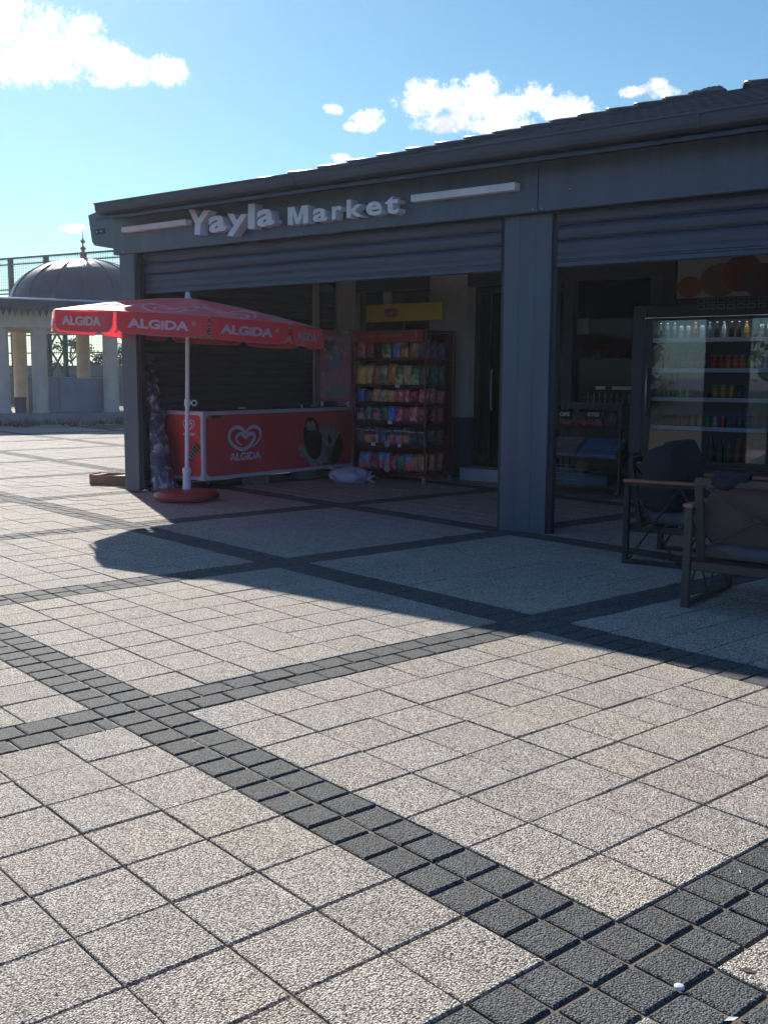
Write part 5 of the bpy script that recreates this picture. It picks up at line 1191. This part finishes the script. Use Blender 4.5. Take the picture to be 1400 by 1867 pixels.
# ------------------------------------------------------------------ sports cage fence behind the pavilion
fA = Vector((-34, 15.6, 0)); fB = Vector((-8.0, 19.0, 0)); fd = (fB - fA); fl_ = fd.length; fd.normalize(); fn_ = Vector((-fd.y, fd.x, 0))
fe = thing('sports_fence', 'tall green steel mesh fence of a sports pitch behind the pavilion', 'fence', tuple(fA))
H_ = 5.95
k = 0; s = .4
while s < fl_:
    p = fA + fd * s; q = Vector((-24.9, 16.73, 0)); 
    MB().bar((p.x, p.y, -.1), (p.x, p.y, H_), .20, .12, tuple(fd)).build('post', FENCE_G, fe); s += 2.02
m = MB()
for z, w_ in ((H_ - .02, .07), (H_ - .26, .05)): m.bar(tuple(fA + Vector((0, 0, z))), tuple(fB + Vector((0, 0, z))), w_, w_)
for z in (4.55, 4.25, 3.1, 2.9, 2.2, 1.3): m.bar(tuple(fA + Vector((0, 0, z))) , tuple(fB + Vector((0, 0, z))), .05, .05)
m.build('rail', FENCE_G, fe)
s = .4; i = 0
while s < fl_ - 2.02:
    if i % 2 == 0:
        m = MB()
        for z0 in (0.2, 1.3, 2.4): m.bar(tuple(fA + fd * s + Vector((0, 0, z0))), tuple(fA + fd * (s + .9) + Vector((0, 0, z0 + 1.1))), .06); m.bar(tuple(fA + fd * (s + .9) + Vector((0, 0, z0))), tuple(fA + fd * s + Vector((0, 0, z0 + 1.1))), .06)
        m.bar(tuple(fA + fd * (s + .9) + Vector((0, 0, -.1))), tuple(fA + fd * (s + .9) + Vector((0, 0, 3.6))), .14)
        m.build('brace', FENCE_G, fe)
    i += 1; s += 2.02
m = MB(); s = 0
while s < fl_:
    p = fA + fd * s; m.bar((p.x, p.y, 0), (p.x, p.y, H_), .010, .010, tuple(fd)); s += .12
z = .1
while z < H_: m.bar(tuple(fA + Vector((0, 0, z))), tuple(fB + Vector((0, 0, z))), .008, .008); z += .12
m.build('mesh', mat('fence_wire', (.06, .12, .11), .5), fe, recalc=False)
# crossing rails of the pitch's far side, seen above the eave at the left
fr2 = thing('pitch_frame', 'second row of green rails of the sports cage beyond the first fence', 'fence', (-40, 26, 0))
for x, y in ((-44, 24), (-38, 25), (-32, 26), (-26, 27), (-20, 28)): MB().bar((x, y, -.1), (x, y, 5.9), .16).build('post', FENCE_G, fr2)
m = MB()
for z0, z1 in ((5.8, 5.8), (5.4, 5.4), (4.9, 5.5), (4.4, 4.4)): m.bar((-44, 24, z0), (-20, 28, z1), .07)
m.build('rail', FENCE_G, fr2)
w0, w1 = fA + fn_ * 4, fB + fn_ * 4
m = MB(); m.bar(tuple(w0 + Vector((0, 0, .8))), tuple(w1 + Vector((0, 0, .8))), .2, 1.9, (0, 0, 1)); alone(m, 'pitch_wall', 'grey concrete wall behind the green fence', 'wall', mat('pitch_wall', (.20, .21, .22), .85, 0, .2, 1.5), (-22, 20, -.1), bevel=.01)

# ------------------------------------------------------------------ trees
LEAFM = []
for i, c_ in enumerate(((.035, .065, .022), (.06, .095, .03), (.085, .11, .04))): LEAFM.append(mat('leaf_%s' % ('dark', 'mid', 'light')[i], c_, .6, 0, .3, 3))
BARK = mat('bark', (.09, .07, .05), .9, 0, .3, 8, .01, 20)
def tree(name, label, x, y, h, r, seed, trunk_h=.35, cone=False, leaf=.09, dens=1.0, group=None, z0=-.1):
    tr = random.Random(seed); t = thing(name, label, 'tree' if h > 2.6 else 'shrub', (x, y, z0), group)
    m = MB(); top = z0 + h * .86; pts = [(x, y, z0), (x + tr.uniform(-.05, .05), y, z0 + h * .3), (x + tr.uniform(-.1, .1), y + tr.uniform(-.1, .1), z0 + h * .6), (x, y, top)]
    rad = h * .028 + .02; m.tube(pts, [rad, rad * .75, rad * .5, rad * .15], 8)
    clumps = []
    nb = int(26 * dens) if not cone else int(60 * dens)
    for q in range(nb):
        f_ = tr.uniform(trunk_h, 1.0); z = z0 + h * f_; an = tr.uniform(0, 2 * pi)
        rr_ = r * ((1 - f_) / (1 - trunk_h)) ** .8 if cone else r * sqrt(max(.05, 1 - ((f_ - (trunk_h + 1) / 2) / ((1 - trunk_h) / 2 + .05)) ** 2))
        d = rr_ * tr.uniform(.45, 1.0); e = Vector((x + cos(an) * d, y + sin(an) * d, z - (d * .25 if cone else -.05)))
        b0 = Vector((x, y, z0 + h * max(trunk_h * .8, f_ - .22))); m.tube([b0, (b0 + e) / 2 + Vector((0, 0, .03 * h * tr.random())), e], [rad * .3, rad * .2, .006], 5, False); clumps.append((e, b0, rr_))
    m.build('trunk', BARK, t)
    m = MB()
    for e, b0, rr_ in clumps:
        cr = (.20 if not cone else .14) * r * tr.uniform(.7, 1.4) + .05; mi_ = tr.choice((0, 0, 1, 1, 2))
        for q in range(int(70 * dens)):
            w_ = tr.random() if cone else 1; base = b0.lerp(e, .3 + .7 * w_) if cone else e
            o = Vector((tr.gauss(0, 1), tr.gauss(0, 1), tr.gauss(0, .7))) * cr * .6; c_ = base + o
            u1 = Vector((tr.gauss(0, 1), tr.gauss(0, 1), tr.gauss(0, 1))).normalized() * leaf * tr.uniform(.6, 1.3); u2 = Vector((tr.gauss(0, 1), tr.gauss(0, 1), tr.gauss(0, 1))).normalized() * leaf * .55
            m.cur = min(2, max(0, mi_ + tr.choice((-1, 0, 0, 1)))); m.add([c_ - u1, c_ + u2 * .8, c_ + u1, c_ - u2 * .8], [(0, 1, 2, 3)])
    m.build('crown', LEAFM, t, recalc=False)
b_l = ['low bushy shrub behind the green fence seen left of the first column', 'rounded shrub behind the fence seen between the left columns', 'dense shrub behind the fence seen right of the second column', 'shrub behind the fence seen beside the braced post', 'small shrub behind the fence nearest the market building', 'dark shrub behind the fence towards the hidden right side', 'shrub at the far left end of the fence']
for k, (s, hh) in enumerate(((6.4, 2.6), (8.6, 3.6), (11.0, 3.2), (13.4, 2.9), (16.2, 2.7), (19.5, 3.0), (3.2, 2.9))):
    p = fA + fd * s + fn_ * (6 + (k % 3)); tree('shrub', b_l[k], p.x, p.y, hh, 1.2, 30 + k, .08, False, .10, 1.1, 'shrubs behind the fence')
tree('pine_tree', 'ragged pine tree on the grass, seen only mirrored in the fridge glass', -5.3, -21.0, 6.4, 1.7, 77, .12, True, .055, 2.0)
tree('hedge_tree', 'wide leafy tree at the far edge of the grass behind the camera', 3, -60, 6, 4.0, 78, .2, False, .3, .8)
tree('hedge_tree', 'rounded leafy tree left of the widest tree at the far edge of the grass', -14, -66, 5, 3.6, 79, .2, False, .3, .8)
m = MB(); v = []; hn = 80
for k in range(hn + 1):
    a = radians(150 + 240 * k / hn); d = 420; v.append((d * cos(a), d * sin(a), -.3))
for k in range(hn + 1):
    a = radians(150 + 240 * k / hn); v.append((460 * cos(a), 460 * sin(a), -1 + 4 * mnoise.noise(Vector((cos(a) * 3, sin(a) * 3, 0))) + 1.5 * mnoise.noise(Vector((cos(a) * 11, sin(a) * 11, 2)))))
for k in range(hn + 1):
    a = radians(150 + 240 * k / hn); v.append((560 * cos(a), 560 * sin(a), -.3))
n1 = hn + 1; m.add(v, [(k + r_ * n1, k + 1 + r_ * n1, k + 1 + (r_ + 1) * n1, k + (r_ + 1) * n1) for r_ in (0, 1) for k in range(hn)], True)
m.build('hills', mat('hill_green', (.06, .075, .05), .95, 0, .35, .02), recalc=False, kind='structure')

# ------------------------------------------------------------------ litter on the paving
LIT = [(9.543, -5.949), (9.693, -5.891), (9.332, -6.052), (9.451, -5.278), (9.644, -5.776), (9.681, -5.991)]
alone(MB().lathe([(.001, 0), (.011, .0005), (.0125, .003), (.012, .007), (.008, .009), (.001, .009)], (LIT[0][0], LIT[0][1], .001), 14), 'litter', 'small white bottle cap lying on a joint of the dark blocks at the bottom right', 'bottle cap', WHITE, (LIT[0][0], LIT[0][1], 0))
def flake(x, y, l, w, a, mm, name, label, cat, h=.003):
    dx, dy = cos(a) * l, sin(a) * l; nx_, ny_ = -sin(a) * w, cos(a) * w
    m = MB(); m.add([(x - dx, y - dy, .002), (x + nx_, y + ny_, h), (x + dx, y + dy, .002), (x - nx_, y - ny_, h + .001)], [(0, 1, 2, 3)]); alone(m, name, label, cat, mm, (x, y, 0), recalc=False)
flake(LIT[1][0], LIT[1][1], .012, .002, .6, PAPER, 'paper_strip', 'thin white scrap on the dark blocks right of the bottle cap', 'litter')
flake(LIT[2][0], LIT[2][1], .012, .002, 1.1, PAPER, 'paper_strip', 'thin white scrap on the dark blocks left of the bottle cap', 'litter')
flake(LIT[3][0], LIT[3][1], .012, .002, 2.1, PAPER, 'paper_strip', 'thin white scrap on the dark band near the junction of bands', 'litter')
flake(LIT[4][0], LIT[4][1], .022, .012, .2, LEAF, 'dry_leaf', 'dark dry leaf lying on the pale slab at the bottom right corner', 'leaf', .004)
flake(LIT[5][0], LIT[5][1], .02, .008, 1.0, PAPER, 'paper_chip', 'white chip of paper at the very bottom right between blocks', 'litter')
m = MB(); gr = random.Random(4)
for q in range(420):
    d = gr.uniform(1.2, 9); l = gr.uniform(-.42, .42) * d; x = CAM.x + D_.x / .99 * d + R_.x * l; y = CAM.y + D_.y / .99 * d + R_.y * l; r = gr.uniform(.0015, .0045)
    m.lathe([(r, 0), (r * .8, r * .6), (.0001, r)], (x, y, .0), 5)
m.build('grit', mat('grit', (.45, .43, .4), .8, 0, .3, 50), recalc=False, kind='stuff')
# ------------------------------------------------------------------ thin haze that pales the pavilion, added also to lift darks like lens flare
HZ = bpy.data.materials.new('haze_air'); HZ.use_nodes = True; t = HZ.node_tree
for n in list(t.nodes): t.nodes.remove(n)
pvn = t.nodes.new('ShaderNodeVolumePrincipled'); pvn.inputs['Color'].default_value = (.92, .95, 1, 1); pvn.inputs['Density'].default_value = .0008; pvn.inputs['Anisotropy'].default_value = .55
ho = t.nodes.new('ShaderNodeOutputMaterial'); t.links.new(pvn.outputs[0], ho.inputs['Volume'])
MB().box(-785, -785, -1.5, 785, 785, 7.8).build('haze', HZ, kind='stuff')
for o in list(bpy.data.objects):
    if '_o' in o: del o['_o']
